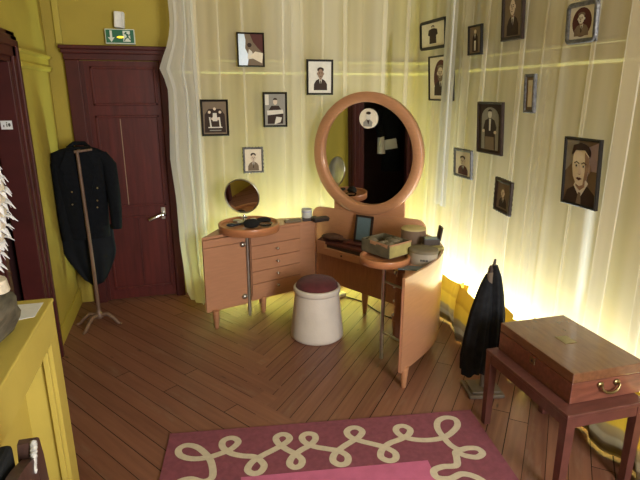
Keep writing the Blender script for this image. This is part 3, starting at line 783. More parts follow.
b = MB(); b.box((1.058, 3.912, ZL + .019), (.135, .062, .038), M['darkbrown'], .012, rz=math.radians(14), seg=4); finish('body', b, cb)
b = MB(); b.box((1.058, 3.912, ZL + .020), (.137, .064, .003), M['black'], .0, rz=math.radians(14)); finish('seam', b, cb)

# centre shelf
lp_ = thing('leather_pouch', W3(-.19, .62, ZS), 'crumpled brown leather pouch on the centre shelf', 'pouch')
b = MB(); b.ball(W3(-.185, .61, ZS + .030), .048, M['leather'], (1.9, 1.1, .62), Matrix.Rotation(math.radians(-35), 3, 'Z'), jit=.05); finish('body', b, lp_)
b = MB(); b.ball(W3(-.085, .60, ZS + .024), .020, M['leather'], (2.6, 1.0, .7), Matrix.Rotation(math.radians(-42), 3, 'Z'), jit=.06); finish('flap', b, lp_)
def lean_frame(c, w_, h_, lean):
    n_ = -VV * math.cos(lean) + Z_ * math.sin(lean); up_ = Z_ * math.cos(lean) + VV * math.sin(lean); return c, UV, up_, n_
b = MB(); b.prism([W2(-.06, .565), W2(.20, .545), W2(.20, .655), W2(-.06, .66)], ZS + .0005, ZS + .0215, M['maroonmat'], .004); tag(finish('flat_case', b), 'flat maroon case under the small dark frame on the centre shelf', 'case')
pf = thing('photo_frame', W3(.085, .625, ZS + .022), 'small dark frame with slate blue glass leaning on the mirror base', 'picture')
c, ax_, ay_, an_ = lean_frame(W3(.085, .625, ZS + .022), .12, .175, .18)
hw, hh = .076, .212
b = MB(); b.plate([(-hw, 0), (hw, 0), (hw, hh), (-hw, hh)], c, ax_, ay_, an_, .006, M['framebrown'])
for x0, x1, z0, z1 in ((-hw, hw, 0, .016), (-hw, hw, hh - .016, hh), (-hw, -hw + .015, 0, hh), (hw - .015, hw, 0, hh)):
    b.plate([(x0, z0), (x1, z0), (x1, z1), (x0, z1)], c, ax_, ay_, an_, .014, M['framebrown'])
finish('frame', b, pf)
b = MB(); b.plate([(-hw + .014, .015), (hw - .014, .015), (hw - .014, hh - .015), (-hw + .014, hh - .015)], c, ax_, ay_, an_, .001, M['slate'], .0065); finish('glass', b, pf)

# right tray: open cardboard box
RZ0 = .716
cr = thing('cardboard_box', (RT[0] + .02, RT[1] + .03, RZ0), 'worn olive grey open cardboard box on the right tray', 'box')
ca = math.radians(-66); cR = Matrix.Rotation(ca, 3, 'Z'); ccx = Vector((RT[0] + .030, RT[1] + .060, RZ0))
lx, ly, hz_ = .245, .200, .085
def cbx(mb, x0, x1, y0, y1, z0, z1, mt, bev=.002):
    mb.box(ccx + cR @ Vector(((x0 + x1) / 2, (y0 + y1) / 2, 0)) + Z_ * ((z0 + z1) / 2), (x1 - x0, y1 - y0, z1 - z0), mt, bev, rot=cR)
b = MB(); t_ = .007
cbx(b, -lx / 2, lx / 2, -ly / 2, ly / 2, 0, .006, M['crate'])
cbx(b, -lx / 2, lx / 2, -ly / 2, -ly / 2 + t_, 0, hz_, M['crate']); cbx(b, -lx / 2, lx / 2, ly / 2 - t_, ly / 2, 0, hz_, M['crate'])
cbx(b, -lx / 2, -lx / 2 + t_, -ly / 2, ly / 2, 0, hz_, M['crate']); finish('body', b, cr)
b = MB(); cbx(b, lx / 2 - t_, lx / 2, -ly / 2 + .001, ly / 2 - .001, .001, hz_, M['crate_end']); finish('end_panel', b, cr)['label'] = 'olive yellow end panel'
b = MB()
for i in range(9):
    x0 = -lx / 2 + lx * (.32 + i * .068); cbx(b, x0, x0 + lx * .07, -ly / 2 - .0015, -ly / 2 + .004, hz_ - random.uniform(.008, .02), hz_ + .002, M['crate_rip'], 0)
cbx(b, lx / 2 - .004, lx / 2 + .0015, -ly / 2, ly / 2, hz_ - .008, hz_ + .002, M['crate_rip'], 0); finish('torn_edge', b, cr)
for i in range(7):
    b = MB(); x = random.uniform(-.09, .09); y = random.uniform(-.07, .07)
    b.ball(ccx + cR @ Vector((x, y, 0)) + Z_ * (hz_ - .016), .030, M['crate'] if i % 2 else M['greylid'], (1.5, .9, .75), Matrix.Rotation(i, 3, 'Z'), jit=.15)
    tag(finish('crumpled_paper', b), 'crumpled brown paper scraps heaped in the open cardboard box', 'paper', 'crumpled paper in the cardboard box')
# right wing top
RW = ZR - .042
def roundbox(name, c, r, h, body, lid, lidh, label, sq=(1, 1), over=.004):
    t = thing(name, c, label, 'box')
    b = MB(); b.lathe([(r, 0), (r, h)], body, c, 48, sq=sq, rz=-TA); finish('body', b, t)
    b = MB(); b.lathe([(r + over, h - lidh), (r + over, h), (r + over - .004, h + .004), (0, h + .004)], lid, c, 48, sq=sq, rz=-TA); finish('lid', b, t)
    return t
roundbox('round_box', W3(.60, .40, RW), .084, .130, M['tan'], M['tanlid'], .004, 'tall round brown box with pale lid in front of the back board', over=.001)
gbx = roundbox('round_box', W3(.795, .100, RW), .084, .090, M['greybox'], M['greylid'], .016, 'round grey box with darker lid and printed marks beside the right tray', (1.08, .9))
b = MB()
cfr = W3(.795, .100, RW + .036)
for k_, a_ in enumerate((-.46, -.36, -.27, -.18, -.10, .0)):
    a_ += -PI / 2 - .16; p = cfr + Vector((math.cos(a_) * .0885, math.sin(a_) * .0885, 0)) 
    if k_ in (0, 2, 3, 5): b.box(p, (.012 if k_ != 3 else .007, .003, .012), M['mark'], rz=a_ + PI / 2)
    else: b.box(p, (.006, .003, .006), M['mark'], rz=a_ + PI / 2)
# marks follow the oval wall
for i, v in enumerate(b.v):
    d_ = Vector((v.x, v.y)) - Vector((cfr.x, cfr.y)); a = math.atan2(d_.y, d_.x) + TA
    rr = 1 / math.sqrt((math.cos(a) / (.084 * 1.08)) ** 2 + (math.sin(a) / (.084 * .9)) ** 2); k_ = (rr + (.0012 if d_.length > .0885 else -.002)) / d_.length
    b.v[i] = Vector((cfr.x + d_.x * k_, cfr.y + d_.y * k_, v.z))
finish('printed_marks', b, gbx)
oc = thing('jewellery_case', W3(.76, .33, RW), 'open dark jewellery case with upright lid at the back of the right wing', 'case')
ocR = Matrix.Rotation(math.radians(-12), 3, 'Z'); occ = W3(.755, .325, RW + .058)
b = MB(); b.box(occ + Z_ * .020, (.105, .075, .040), M['darkbrown'], .003, rot=ocR); finish('base', b, oc)
b = MB(); b.box(occ + Z_ * .0425, (.092, .062, .006), M['slate'], .001, rot=ocR); finish('lining', b, oc)
b = MB(); b.box(occ + ocR @ Vector((.062, .012, .072)), (.012, .075, .095), M['framebrown'], .003, rot=ocR @ Matrix.Rotation(math.radians(8), 3, 'Y')); finish('lid', b, oc)
b = MB(); b.box(W3(.755, .325, RW + .0285), (.12, .09, .057), M['tan'], .003, rot=ocR); tag(finish('square_box', b), 'square brown box under the open jewellery case', 'box')
b = MB(); b.box(W3(.815, .285, RW + .031), (.07, .060, .062), M['crate_end'], .003, rz=math.radians(10)); tag(finish('small_box', b), 'small olive green box at the rim of the right wing', 'box')
b = MB(); b.box(W3(.785, -.05, RW + .004), (.16, .075, .008), M['slate'], .001, rz=math.radians(-28)); tag(finish('booklet', b), 'thin grey booklet lying in front of the round grey box', 'booklet')

# ================================================================ COAT STAND and TAILCOAT
PX, PY = -.676, 3.935
cs = thing('coat_stand', (PX, PY, 0), 'slender wooden stand with three curved feet in front of the red door', 'stand')
b = MB(); b.tube([(PX + .002, PY, .07), (PX, PY, .6), (PX - .008, PY, 1.2), (PX - .010, PY, 1.305)], [.014, .012, .011, .010], M['coatwood']); finish('pole', b, cs)
b = MB(); b.tube([(PX - .010, PY, 1.300), (PX - .008, PY + .05, 1.303), (PX + .01, PY + .10, 1.300)], .0105, M['coatwood']); b.tube([(PX - .03, PY + .005, 1.300), (PX + .085, PY + .025, 1.312)], [.010, .008], M['coatwood']); finish('arm', b, cs)
b = MB(); b.lathe([(.014, .045), (.03, .055), (.034, .075), (.022, .095), (.014, .12)], M['coatwood'], (PX, PY, 0), 24); finish('hub', b, cs)
for ex, ey in ((-.15, .01), (-.085, -.165), (.145, -.055)):
    b = MB(); b.tube([(PX, PY, .075), (PX + ex * .45, PY + ey * .45, .085), (PX + ex * .75, PY + ey * .75, .05), (PX + ex * .95, PY + ey * .95, .016), (PX + ex * 1.1, PY + ey * 1.1, .013)], [.016, .016, .014, .012, .009], M['coatwood']); finish('foot', b, cs)
CY = 4.045
tc_ = thing('tailcoat', (PX, CY, .28), 'black tailcoat with brass buttons hanging on the wooden stand', 'coat')
def loft(rings, mt, n=36, capb=True):
    mb = MB(); rows = []
    for (z, cx, cy, rx, ry, pw) in rings:
        row = []
        for i in range(n):
            a = 2 * PI * i / n; ca_, sa = math.cos(a), math.sin(a)
            row.append(Vector((cx + rx * math.copysign(abs(ca_) ** pw, ca_), cy + ry * math.copysign(abs(sa) ** pw, sa), z)))
        rows.append(row)
    mb.grid(rows, mt, True, True); k = len(mb.v) - n
    mb.add(rows[0], [list(range(n))[::-1]], mt); mb.add(rows[-1], [list(range(n))], mt); return mb
cx = -.700
b = loft([(.66, cx, CY, .155, .07, .8), (.80, cx, CY, .158, .085, .8), (.95, cx, CY, .165, .09, .8), (1.10, cx, CY, .175, .09, .8), (1.22, cx, CY, .18, .08, .75), (1.285, cx, CY, .178, .062, .75), (1.312, cx + .01, CY, .12, .05, .9), (1.325, cx + .01, CY, .065, .045, 1)], M['coat']); finish('bodice', b, tc_)
rows = []
for j in range(17):
    t = j / 16; z = .74 - t * .465; row = []
    for i in range(25):
        s_ = i / 24 * 2 - 1; hwid = .185 if t < .45 else .185 - (t - .45) ** 1.4 * .24
        ccx_ = cx - .012 + .03 * max(0, t - .25)
        row.append(Vector((ccx_ + s_ * hwid, CY + .035 - .06 * (1 - s_ * s_) * .5 + .010 * math.sin(s_ * 9) * t, z + .05 * t * abs(s_) ** 2)))
    rows.append(row)
b = MB(); b.grid(rows, M['satin']); finish('tails', b, tc_, solid=.012)['label'] = 'satin lined coat tails'
for sgn_, pts in ((-1, [(cx - .112, CY, 1.262), (cx - .136, CY - .01, 1.20), (cx - .138, CY - .02, 1.0), (cx - .138, CY - .035, .84), (cx - .130, CY - .045, .655)]),
                  (1, [(cx + .150, CY, 1.262), (cx + .200, CY - .01, 1.19), (cx + .212, CY - .03, 1.0), (cx + .215, CY - .045, .86), (cx + .210, CY - .05, .725)])):
    b = MB(); b.tube(pts, [.046, .052, .047, .043, .037], M['coat'], 20); finish('sleeve', b, tc_)
for s_ in (-1, 1):
    b = MB(); P = lambda x, z, d=0: Vector((cx + x, CY - .088 - d, z))
    pts = [(.012, 1.30), (.06, 1.305), (.115, 1.19), (.085, 1.15), (.105, 1.12), (.03, .86), (.012, .90)]
    b.plate([(p[0] * s_, p[1] - 1.0) for p in (pts if s_ > 0 else pts[::-1])], (cx, CY - .082, 1.0), X_, Z_, -Y_, .010, M['coat']); finish('lapel', b, tc_)
for (x, z) in ((-.055, 1.02), (-.062, .93), (.115, 1.04), (.105, .95), (.10, .90)):
    b = MB(); b.ball((cx + x, CY - .098, z), .0065, M['brass'], (1, .5, 1), sub=2); finish('button', b, tc_)
b = MB(); b.tube([(cx - .065, CY + .02, 1.315), (cx - .03, CY + .055, 1.345), (cx + .04, CY + .055, 1.345), (cx + .075, CY + .02, 1.315), (cx + .07, CY - .04, 1.295)], .016, M['coat'], 12); finish('collar', b, tc_)

# costume hanging in the dark closet, seen in the large mirror
jx, jy = -1.18, 2.93
jk = thing('hanging_jacket', (jx, jy, .45), 'black jacket with white shirt cuff in the dark doorway, seen in the round mirror', 'coat')
b = MB(); rows = []
for (z, dy, rx, ry) in ((.62, 0, .05, .13), (.80, 0, .06, .12), (1.0, .01, .07, .12), (1.25, .01, .075, .15), (1.38, .01, .06, .15), (1.46, .01, .03, .06)):
    rows.append([Vector((jx + rx * math.cos(2 * PI * i / 28), jy + dy + ry * math.sin(2 * PI * i / 28), z)) for i in range(28)])
b.grid(rows, M['coat'], True, True); b.add(rows[0], [list(range(28))[::-1]], M['coat']); b.add(rows[-1], [list(range(28))], M['coat']); finish('body', b, jk)
b = MB(); b.tube([(jx + .03, jy + .15, 1.38), (jx + .06, jy + .18, 1.20), (jx + .08, jy + .15, 1.06)], [.045, .048, .042], M['coat'], 14); slv = finish('sleeve', b, jk)
b = MB(); b.tube([(jx + .08, jy + .152, 1.065), (jx + .095, jy + .15, .86)], [.040, .050], M['paper'], 14); finish('cuff', b, slv)['label'] = 'white shirt cuff'
b = MB(); b.plate([(-.08, .0), (.09, -.02), (.10, .10), (-.06, .12)], (jx + .076, jy + .02, .92), Y_, Z_, X_, .006, M['paper']); finish('shirt_front', b, jk)
b = MB(); b.tube([(jx, jy - .17, 1.47), (jx, jy + .17, 1.47)], .010, M['coatwood']); b.tube([(jx, jy, 1.47), (jx, jy, 2.199)], .004, M['steel']); finish('hanger', b, jk)

# ================================================================ PLINTH, COSTUME, CHAIR at left
pb = thing('display_plinth', (-.68, .8, 0), 'yellow painted display plinth with recessed panel at the left edge', 'plinth')
x0, x1, y0, y1, zt = WL, -.485, -.2, 1.945, .98
b = MB(); b.bounds(x0, x1 + .004, y0 - .004, y1 + .004, zt - .014, zt, M['plinth'], .004); finish('top', b, pb)
b = MB(); b.bounds(x0, x1 - .11, y0, y1 - .01, 0, zt - .014, M['plinth']); b.bounds(x1 - .11, x1 - .03, 1.85, y1 - .01, 0, zt - .014, M['plinth']); b.bounds(x1 - .11, x1 - .03, y0, 1.85, .85, zt - .014, M['plinth']); finish('carcass', b, pb)
b = MB(); b.bounds(x1 - .03, x1, y0, y1, .845, zt - .014, M['plinth'], .002)
b.bounds(x1 - .03, x1, 1.845, y1, 0, .845, M['plinth'], .002); b.bounds(x1 - .03, x1, y0, y0 + .18, 0, .845, M['plinth'], .002)
b.bounds(x1 - .03, x1, y0 + .18, 1.845, 0, .12, M['plinth'], .002); b.bounds(x1 - .03, x1 - .012, 1.825, 1.845, .12, .845, M['plinth'], .002)
b.bounds(x1 - .05, x1 - .001, y1 - .01, y1, 0, zt - .014, M['plinth']); finish('face_frame', b, pb)
b = MB(); b.prism([(-.505, 1.905), (-.505, 1.78), (-.575, 1.76), (-.80, 1.76), (-.80, 1.905)], zt, zt + .0015, M['paper']); tag(finish('paper_sheet', b), 'white paper sheet on the yellow plinth top', 'paper')
# stuffed bird: driftwood perch and feathered body
pr = MB()
rows = []
for j, (y, x, z, r) in enumerate(((1.16, -.62, 1.06, .05), (1.25, -.61, 1.075, .085), (1.40, -.60, 1.07, .095), (1.55, -.585, 1.065, .090), (1.66, -.57, 1.055, .080), (1.73, -.57, 1.045, .068), (1.775, -.575, 1.035, .035))):
    rows.append([Vector((x - .02 + r * .92 * math.cos(2 * PI * i / 24) * (1 + .10 * math.sin(5 * i + j)), y, max(zt + .001, z + r * math.sin(2 * PI * i / 24) * (1 + .12 * math.sin(3 * i + j * 2))))) for i in range(24)])
pr.grid(rows, M['stone'], True, True); pr.add(rows[0], [list(range(24))[::-1]], M['stone']); pr.add(rows[-1], [list(range(24))], M['stone'])
tag(finish('driftwood_perch', pr), 'grey gnarled driftwood block on the yellow plinth at left edge', 'driftwood')
bd = thing('feathered_costume', (-.64, 1.62, 1.14), 'white feathered costume at the left edge above the yellow plinth', 'costume')
bx, by = -.614, 1.62
b = MB()
rows = []
for z, r in ((1.15, .06), (1.20, .075), (1.27, .10), (1.36, .122), (1.44, .128), (1.52, .115), (1.58, .08), (1.62, .03)):
    rows.append([Vector((bx + r * math.cos(2 * PI * i / 32), by + r * math.sin(2 * PI * i / 32), z)) for i in range(32)])
b.grid(rows, M['downy'], True, True); b.add(rows[-1], [list(range(32))], M['downy']); b.add(rows[0], [list(range(32))[::-1]], M['downy']); finish('body', b, bd)
b = MB(); rnd = random.Random(5)
for lv in range(10):
    z = 1.22 + lv * .036; rr = .07 + .06 * math.sin(min(1, lv / 7) * PI / 2) - max(0, lv - 6) * .01
    for i in range(30):
        a = 2 * PI * (i + (lv % 2) * .5) / 30; o = Vector((bx + rr * math.cos(a), by + rr * math.sin(a), z))
        out = Vector((math.cos(a), math.sin(a), rnd.uniform(-2.2, -.5))).normalized(); sd = Vector((-math.sin(a), math.cos(a), 0)); L_ = rnd.uniform(.022, .042); wd = .012
        tip = o + out * L_; midp = o + out * L_ * .5 + Z_ * .006
        b.add([o - sd * wd * .6, midp - sd * wd, tip, midp + sd * wd, o + sd * wd * .6, midp + Z_ * .004 + out * .002], [[0, 1, 5], [1, 2, 5], [2, 3, 5], [3, 4, 5], [4, 0, 5]], M['feather'])
fo_ = finish('feathers', b, bd, solid=.0015); fo_['kind'] = 'stuff'; fo_['label'] = 'spiky white feathers'
b = MB(); b.tube([(bx + .05, by + .02, 1.17), (bx + .045, by + .02, 1.135)], [.04, .05], M['downy'], 14); finish('foot', b, bd)

# chair in the lower left corner
chx = -.342
ch = thing('wooden_chair', (-.2, .9, 0), 'dark wooden chair with worn silvery edge in the lower left corner', 'chair')
b = MB(); b.plate([(1.060, .44), (1.120, .44), (1.108, .80), (1.096, .93), (1.084, .982), (1.072, .992), (1.056, .990), (1.048, .96)], (chx - .03, 0, 0), Y_, Z_, X_, .035, M['chairwood']); finish('back_post', b, ch)
b = MB(); b.plate([(.70, .44), (.745, .44), (.75, .955), (.74, .972), (.715, .972), (.705, .955)], (chx - .03, 0, 0), Y_, Z_, X_, .035, M['chairwood']); finish('back_post', b, ch)
pts = [(1.062, .80)] + [(1.062 - .315 * i / 14, .955 + .045 * math.sin(PI * i / 14)) for i in range(15)] + [(.747, .80)]
b = MB(); b.plate(pts, (chx - .02, 0, 0), Y_, Z_, X_, .024, M['chairwood']); finish('crest_rail', b, ch)
b = MB()
for i in range(16):
    t = i / 15; b.ball((chx + .002, 1.055 - .026 * t, .990 - .050 * t), .0075, M['worn'], (1.0, .7, 1.0), sub=1, jit=.3)
finish('worn_edge', b, ch)['label'] = 'worn silvery edge'
b = MB(); b.bounds(chx - .062, chx - .032, .74, 1.045, .50, 1.005, M['black'], .01); finish('back_cushion', b, ch)['label'] = 'black padded back'
b = MB(); b.bounds(chx - .02, chx + .40, .68, 1.16, .42, .47, M['chairwood'], .008); finish('seat', b, ch)
for x, y in ((chx - .012, 1.12), (chx - .012, .72), (chx + .37, 1.12), (chx + .37, .72)):
    b = MB(); b.tube([(x, y, .43), (x, y, .0125)], [.02, .014], M['chairwood']); finish('leg', b, ch)

# ================================================================ RUG
RO = Vector((-.151, 2.413)); re_ = Vector((.991, -.133)).normalized(); rn = Vector((-.133, -.991)).normalized()
RWD, RLN = 1.618, 2.3
def R3(a, d, z): q = RO + re_ * a + rn * d; return Vector((q.x, q.y, z))
rg = MB(); rg.prism([R3(0, 0, 0).xy, R3(RWD, 0, 0).xy, R3(RWD, RLN, 0).xy, R3(0, RLN, 0).xy], .001, .010, M['rug'], .002)
FI = .368
rg.prism([R3(FI, FI, 0).xy, R3(RWD - FI, FI, 0).xy, R3(RWD - FI, RLN - FI, 0).xy, R3(FI, RLN - FI, 0).xy], .0095, .0115, M['pink'])
def catmull(pts, n=8):
    P = [Vector(p) for p in pts]; P = [P[0] * 2 - P[1]] + P + [P[-1] * 2 - P[-2]]; out = []
    for i in range(1, len(P) - 2):
        for k in range(n):
            t = k / n; p0, p1, p2, p3 = P[i - 1:i + 3]
            out.append(.5 * ((2 * p1) + (p2 - p0) * t + (2 * p0 - 5 * p1 + 4 * p2 - p3) * t * t + (3 * p1 - p0 - 3 * p2 + p3) * t ** 3))
    out.append(P[-2]); return out
def ribbon(pts, wd, z):
    c = catmull(pts); vs = []
    for i, p in enumerate(c):
        d = (c[min(i + 1, len(c) - 1)] - c[max(i - 1, 0)]).normalized(); n = Vector((-d.y, d.x)) * wd / 2
        zz = z + .0004 * math.sin(i * .05)
        vs += [R3(*(p + n), zz), R3(*(p - n), zz)]
    rg.add(vs, [[2 * i, 2 * i + 1, 2 * i + 3, 2 * i + 2] for i in range(len(c) - 1)], M['cord'])

def loop(c, r, a0, turn, n=7, sq=1.0):
    return [(c[0] + r * math.cos(a0 + turn * i / n), c[1] + r * sq * math.sin(a0 + turn * i / n)) for i in range(n + 1)]
# scroll along the far edge, in rug metres (along, down): big corner loops, then loops alternately up and down
far = [(.235, .68), (.225, .56), (.185, .475), (.120, .445), (.078, .41), (.088, .365), (.140, .35), (.200, .375), (.238, .35), (.232, .27), (.205, .20), (.150, .130), (.095, .108), (.062, .135), (.075, .180), (.130, .212), (.200, .214), (.262, .195),
       (.318, .165), (.350, .120), (.335, .088), (.305, .080), (.275, .100), (.275, .145), (.315, .195), (.370, .222), (.425, .235), (.455, .262), (.475, .305), (.455, .345), (.420, .350), (.398, .320), (.420, .272), (.470, .232), (.530, .195),
       (.580, .160), (.608, .125), (.595, .092), (.565, .085), (.540, .108), (.548, .150), (.585, .200), (.625, .240), (.655, .285), (.645, .325), (.615, .335), (.595, .308), (.610, .265), (.655, .220),
       (.700, .190), (.735, .150), (.735, .110), (.700, .095), (.672, .118), (.680, .160), (.725, .200), (.785, .225), (.840, .248), (.875, .290), (.865, .335), (.830, .345), (.802, .315), (.815, .268), (.860, .225),
       (.910, .190), (.960, .155), (.985, .115), (.965, .082), (.930, .080), (.905, .108), (.915, .150), (.965, .190), (1.020, .220), (1.070, .250), (1.108, .295), (1.100, .338), (1.065, .348), (1.035, .318), (1.050, .270), (1.100, .225),
       (1.165, .200), (1.215, .170), (1.235, .130), (1.210, .098), (1.175, .102), (1.160, .135), (1.180, .180), (1.235, .212), (1.310, .225), (1.385, .215), (1.450, .175), (1.495, .125), (1.500, .075), (1.455, .055), (1.405, .080), (1.380, .140), (1.385, .215), (1.400, .280),
       (1.430, .315), (1.475, .310), (1.520, .320), (1.530, .355), (1.490, .378), (1.440, .360), (1.405, .330), (1.392, .375), (1.370, .42), (1.305, .420), (1.255, .440), (1.255, .485), (1.310, .500), (1.375, .478), (1.43, .505), (1.46, .56), (1.44, .62), (1.39, .67)]
ribbon(far, .034, .0118)
def side(a_c, sgn_, d0, nrep):
    pts = []; d = d0
    pts.append((a_c, d - .05))
    for k in range(nrep):
        s_ = sgn_ * (1 if k % 2 == 0 else -1)
        pts += [(a_c + s_ * .02, d), (a_c + s_ * .09, d + .055), (a_c + s_ * .135, d + .03), (a_c + s_ * .135, d - .015), (a_c + s_ * .095, d - .035), (a_c + s_ * .03, d + .0), (a_c - s_ * .02, d + .08)]
        d += .17
    return pts
ribbon([(.235, .67)] + side(.215, 1, .76, 7), .034, .0118)
ribbon([(1.40, .66)] + side(1.39, -1, .76, 7), .034, .0118)
tag(finish('rug', rg), 'plum rug with cream looping scroll border and pink centre on the boards', 'rug')

# ================================================================ BENCH with BOX
bn = thing('bench', (1.66, 1.78, 0), 'low mahogany bench under the wooden box at right', 'bench')
bx0, bx1, by0, by1, bz = 1.455, 1.86, 1.508, 2.11, .428
b = MB(); b.bounds(bx0, bx1, by0, by1, bz - .02, bz, M['bench'], .004); finish('top', b, bn)
b = MB(); b.bounds(bx0 + .006, bx0 + .028, by0 + .03, by1 - .03, bz - .068, bz - .018, M['bench'], .002); b.bounds(bx1 - .028, bx1 - .006, by0 + .03, by1 - .03, bz - .068, bz - .018, M['bench'], .002)
b.bounds(bx0 + .03, bx1 - .03, by0 + .006, by0 + .028, bz - .068, bz - .018, M['bench'], .002); b.bounds(bx0 + .03, bx1 - .03, by1 - .028, by1 - .006, bz - .068, bz - .018, M['bench'], .002); finish('apron', b, bn)
for x, y in ((bx0 + .024, by0 + .024), (bx1 - .024, by0 + .024), (bx0 + .024, by1 - .024), (bx1 - .024, by1 - .024)):
    b = MB(); vs = []
    for z, h in ((0, .017), (bz - .018, .0215)): vs += [(x - h, y - h, z), (x + h, y - h, z), (x + h, y + h, z), (x - h, y + h, z)]
    b.add(vs, [[3, 2, 1, 0], [4, 5, 6, 7], [0, 1, 5, 4], [1, 2, 6, 5], [2, 3, 7, 6], [3, 0, 4, 7]], M['bench']); finish('leg', b, bn)
wb = thing('wooden_box', (1.70, 1.83, bz), 'flat mahogany writing box with brass handle standing on the low bench', 'box')
qx0, qx1, qy0, qy1, qz = 1.516, 1.888, 1.575, 2.092, .146
b = MB(); b.bounds(qx0, qx1, qy0, qy1, bz + .001, bz + .098, M['mahog'], .003); finish('body', b, wb)
b = MB(); b.bounds(qx0 - .001, qx1 + .001, qy0 - .001, qy1 + .001, bz + .0995, bz + qz, M['mahog_top'], .004); ldo = finish('lid', b, wb)
b = MB(); b.box((1.700, 1.845, bz + qz + .0008), (.062, .075, .002), M['brass'], .0005); finish('name_plate', b, ldo)
b = MB(); b.box((qx0 - .002, 1.83, bz + .072), (.004, .035, .030), M['brass'], .001); b.tube([(qx0 - .003, 1.83, bz + .072), (qx0 - .006, 1.83, bz + .072)], .006, M['darkbrown']); finish('lock_plate', b, wb)
hx_, hy_, hz2 = 1.700, qy0, bz + .066
b = MB()
for dx in (-.042, .042):
    b.ball((hx_ + dx, hy_ - .004, hz2 + .010), .013, M['brass'], (1.3, .5, 1.1), sub=2); b.tube([(hx_ + dx, hy_, hz2 + .010), (hx_ + dx, hy_ - .016, hz2 + .008)], .006, M['brass'])
b.tube([(hx_ + .046 * math.cos(PI * i / 12 + PI), hy_ - .018 - .006 * math.sin(PI * i / 12), hz2 + .010 + .034 * math.sin(PI * i / 12 + PI)) for i in range(13)], [.0045 + .002 * math.sin(PI * i / 12) for i in range(13)], M['brass'], 10)
finish('handle', b, wb)['label'] = 'brass drop handle'

# ================================================================ BLACK GARMENT on a stand
gx, gy = 1.628, 2.362
gs = thing('garment_stand', (gx, gy, 0), 'small post stand with square grey wooden base beside the bench', 'stand')
gr = math.radians(-12)
b = MB(); b.box((gx, gy, .011), (.205, .175, .022), M['basewood'], .004, rz=gr); b.box((gx, gy, .029), (.165, .138, .014), M['basewood'], .004, rz=gr); finish('base', b, gs)
b = MB(); b.tube([(gx, gy, .03), (gx - .006, gy, .40), (gx - .018, gy, .745)], .017, M['basewood'], 16); finish('post', b, gs)
b = MB(); b.box((gx - .018, gy, .755), (.020, .026, .03), M['darkbrown'], .005); b.ball((gx - .018, gy, .775), .010, M['darkbrown']); finish('finial', b, gs)
gt = thing('draped_garment', (gx, gy, .12), 'black velvet garment draped over the small post stand near the bench', 'garment')
def drape(name, cx_, cy_, prof, seed, nf):
    rows = []; n = 64; rnd = random.Random(seed)
    for z, rx, ry, ox in prof:
        t = (prof[-1][0] - z) / (prof[-1][0] - prof[0][0]); row = []
        for i in range(n):
            a = 2 * PI * i / n; k = 1 + .13 * t * math.cos(nf * a + seed) + .06 * t * math.cos((nf + 4) * a + 1.3 * seed)
            row.append(Vector((cx_ + ox + rx * k * math.cos(a), cy_ + ry * k * math.sin(a), z + .014 * math.sin(3 * a) * t)))
        rows.append(row)
    b = MB(); b.grid(rows, M['black'], True, True); b.add(rows[-1], [list(range(n))], M['black']); b.add(rows[0], [list(range(n))[::-1]], M['black']); return finish(name, b, gt)
drape('left_fold', gx - .050, gy + .016, [(.13, .068, .060, -.014), (.22, .074, .066, -.012), (.35, .070, .064, -.004), (.50, .060, .056, .008), (.60, .047, .046, .020), (.68, .032, .034, .030), (.725, .016, .020, .036)], 2, 9)
drape('right_fold', gx + .030, gy - .004, [(.25, .042, .056, .012), (.36, .046, .060, .012), (.50, .045, .056, .008), (.62, .038, .048, -.002), (.72, .028, .036, -.014), (.785, .014, .018, -.026)], 4, 8)
b = MB(); b.tube([(gx - .012, gy, .70), (gx + .000, gy - .004, .80), (gx + .002, gy - .004, .82)], [.008, .008, .005], M['darkbrown']); finish('hook', b, gs)

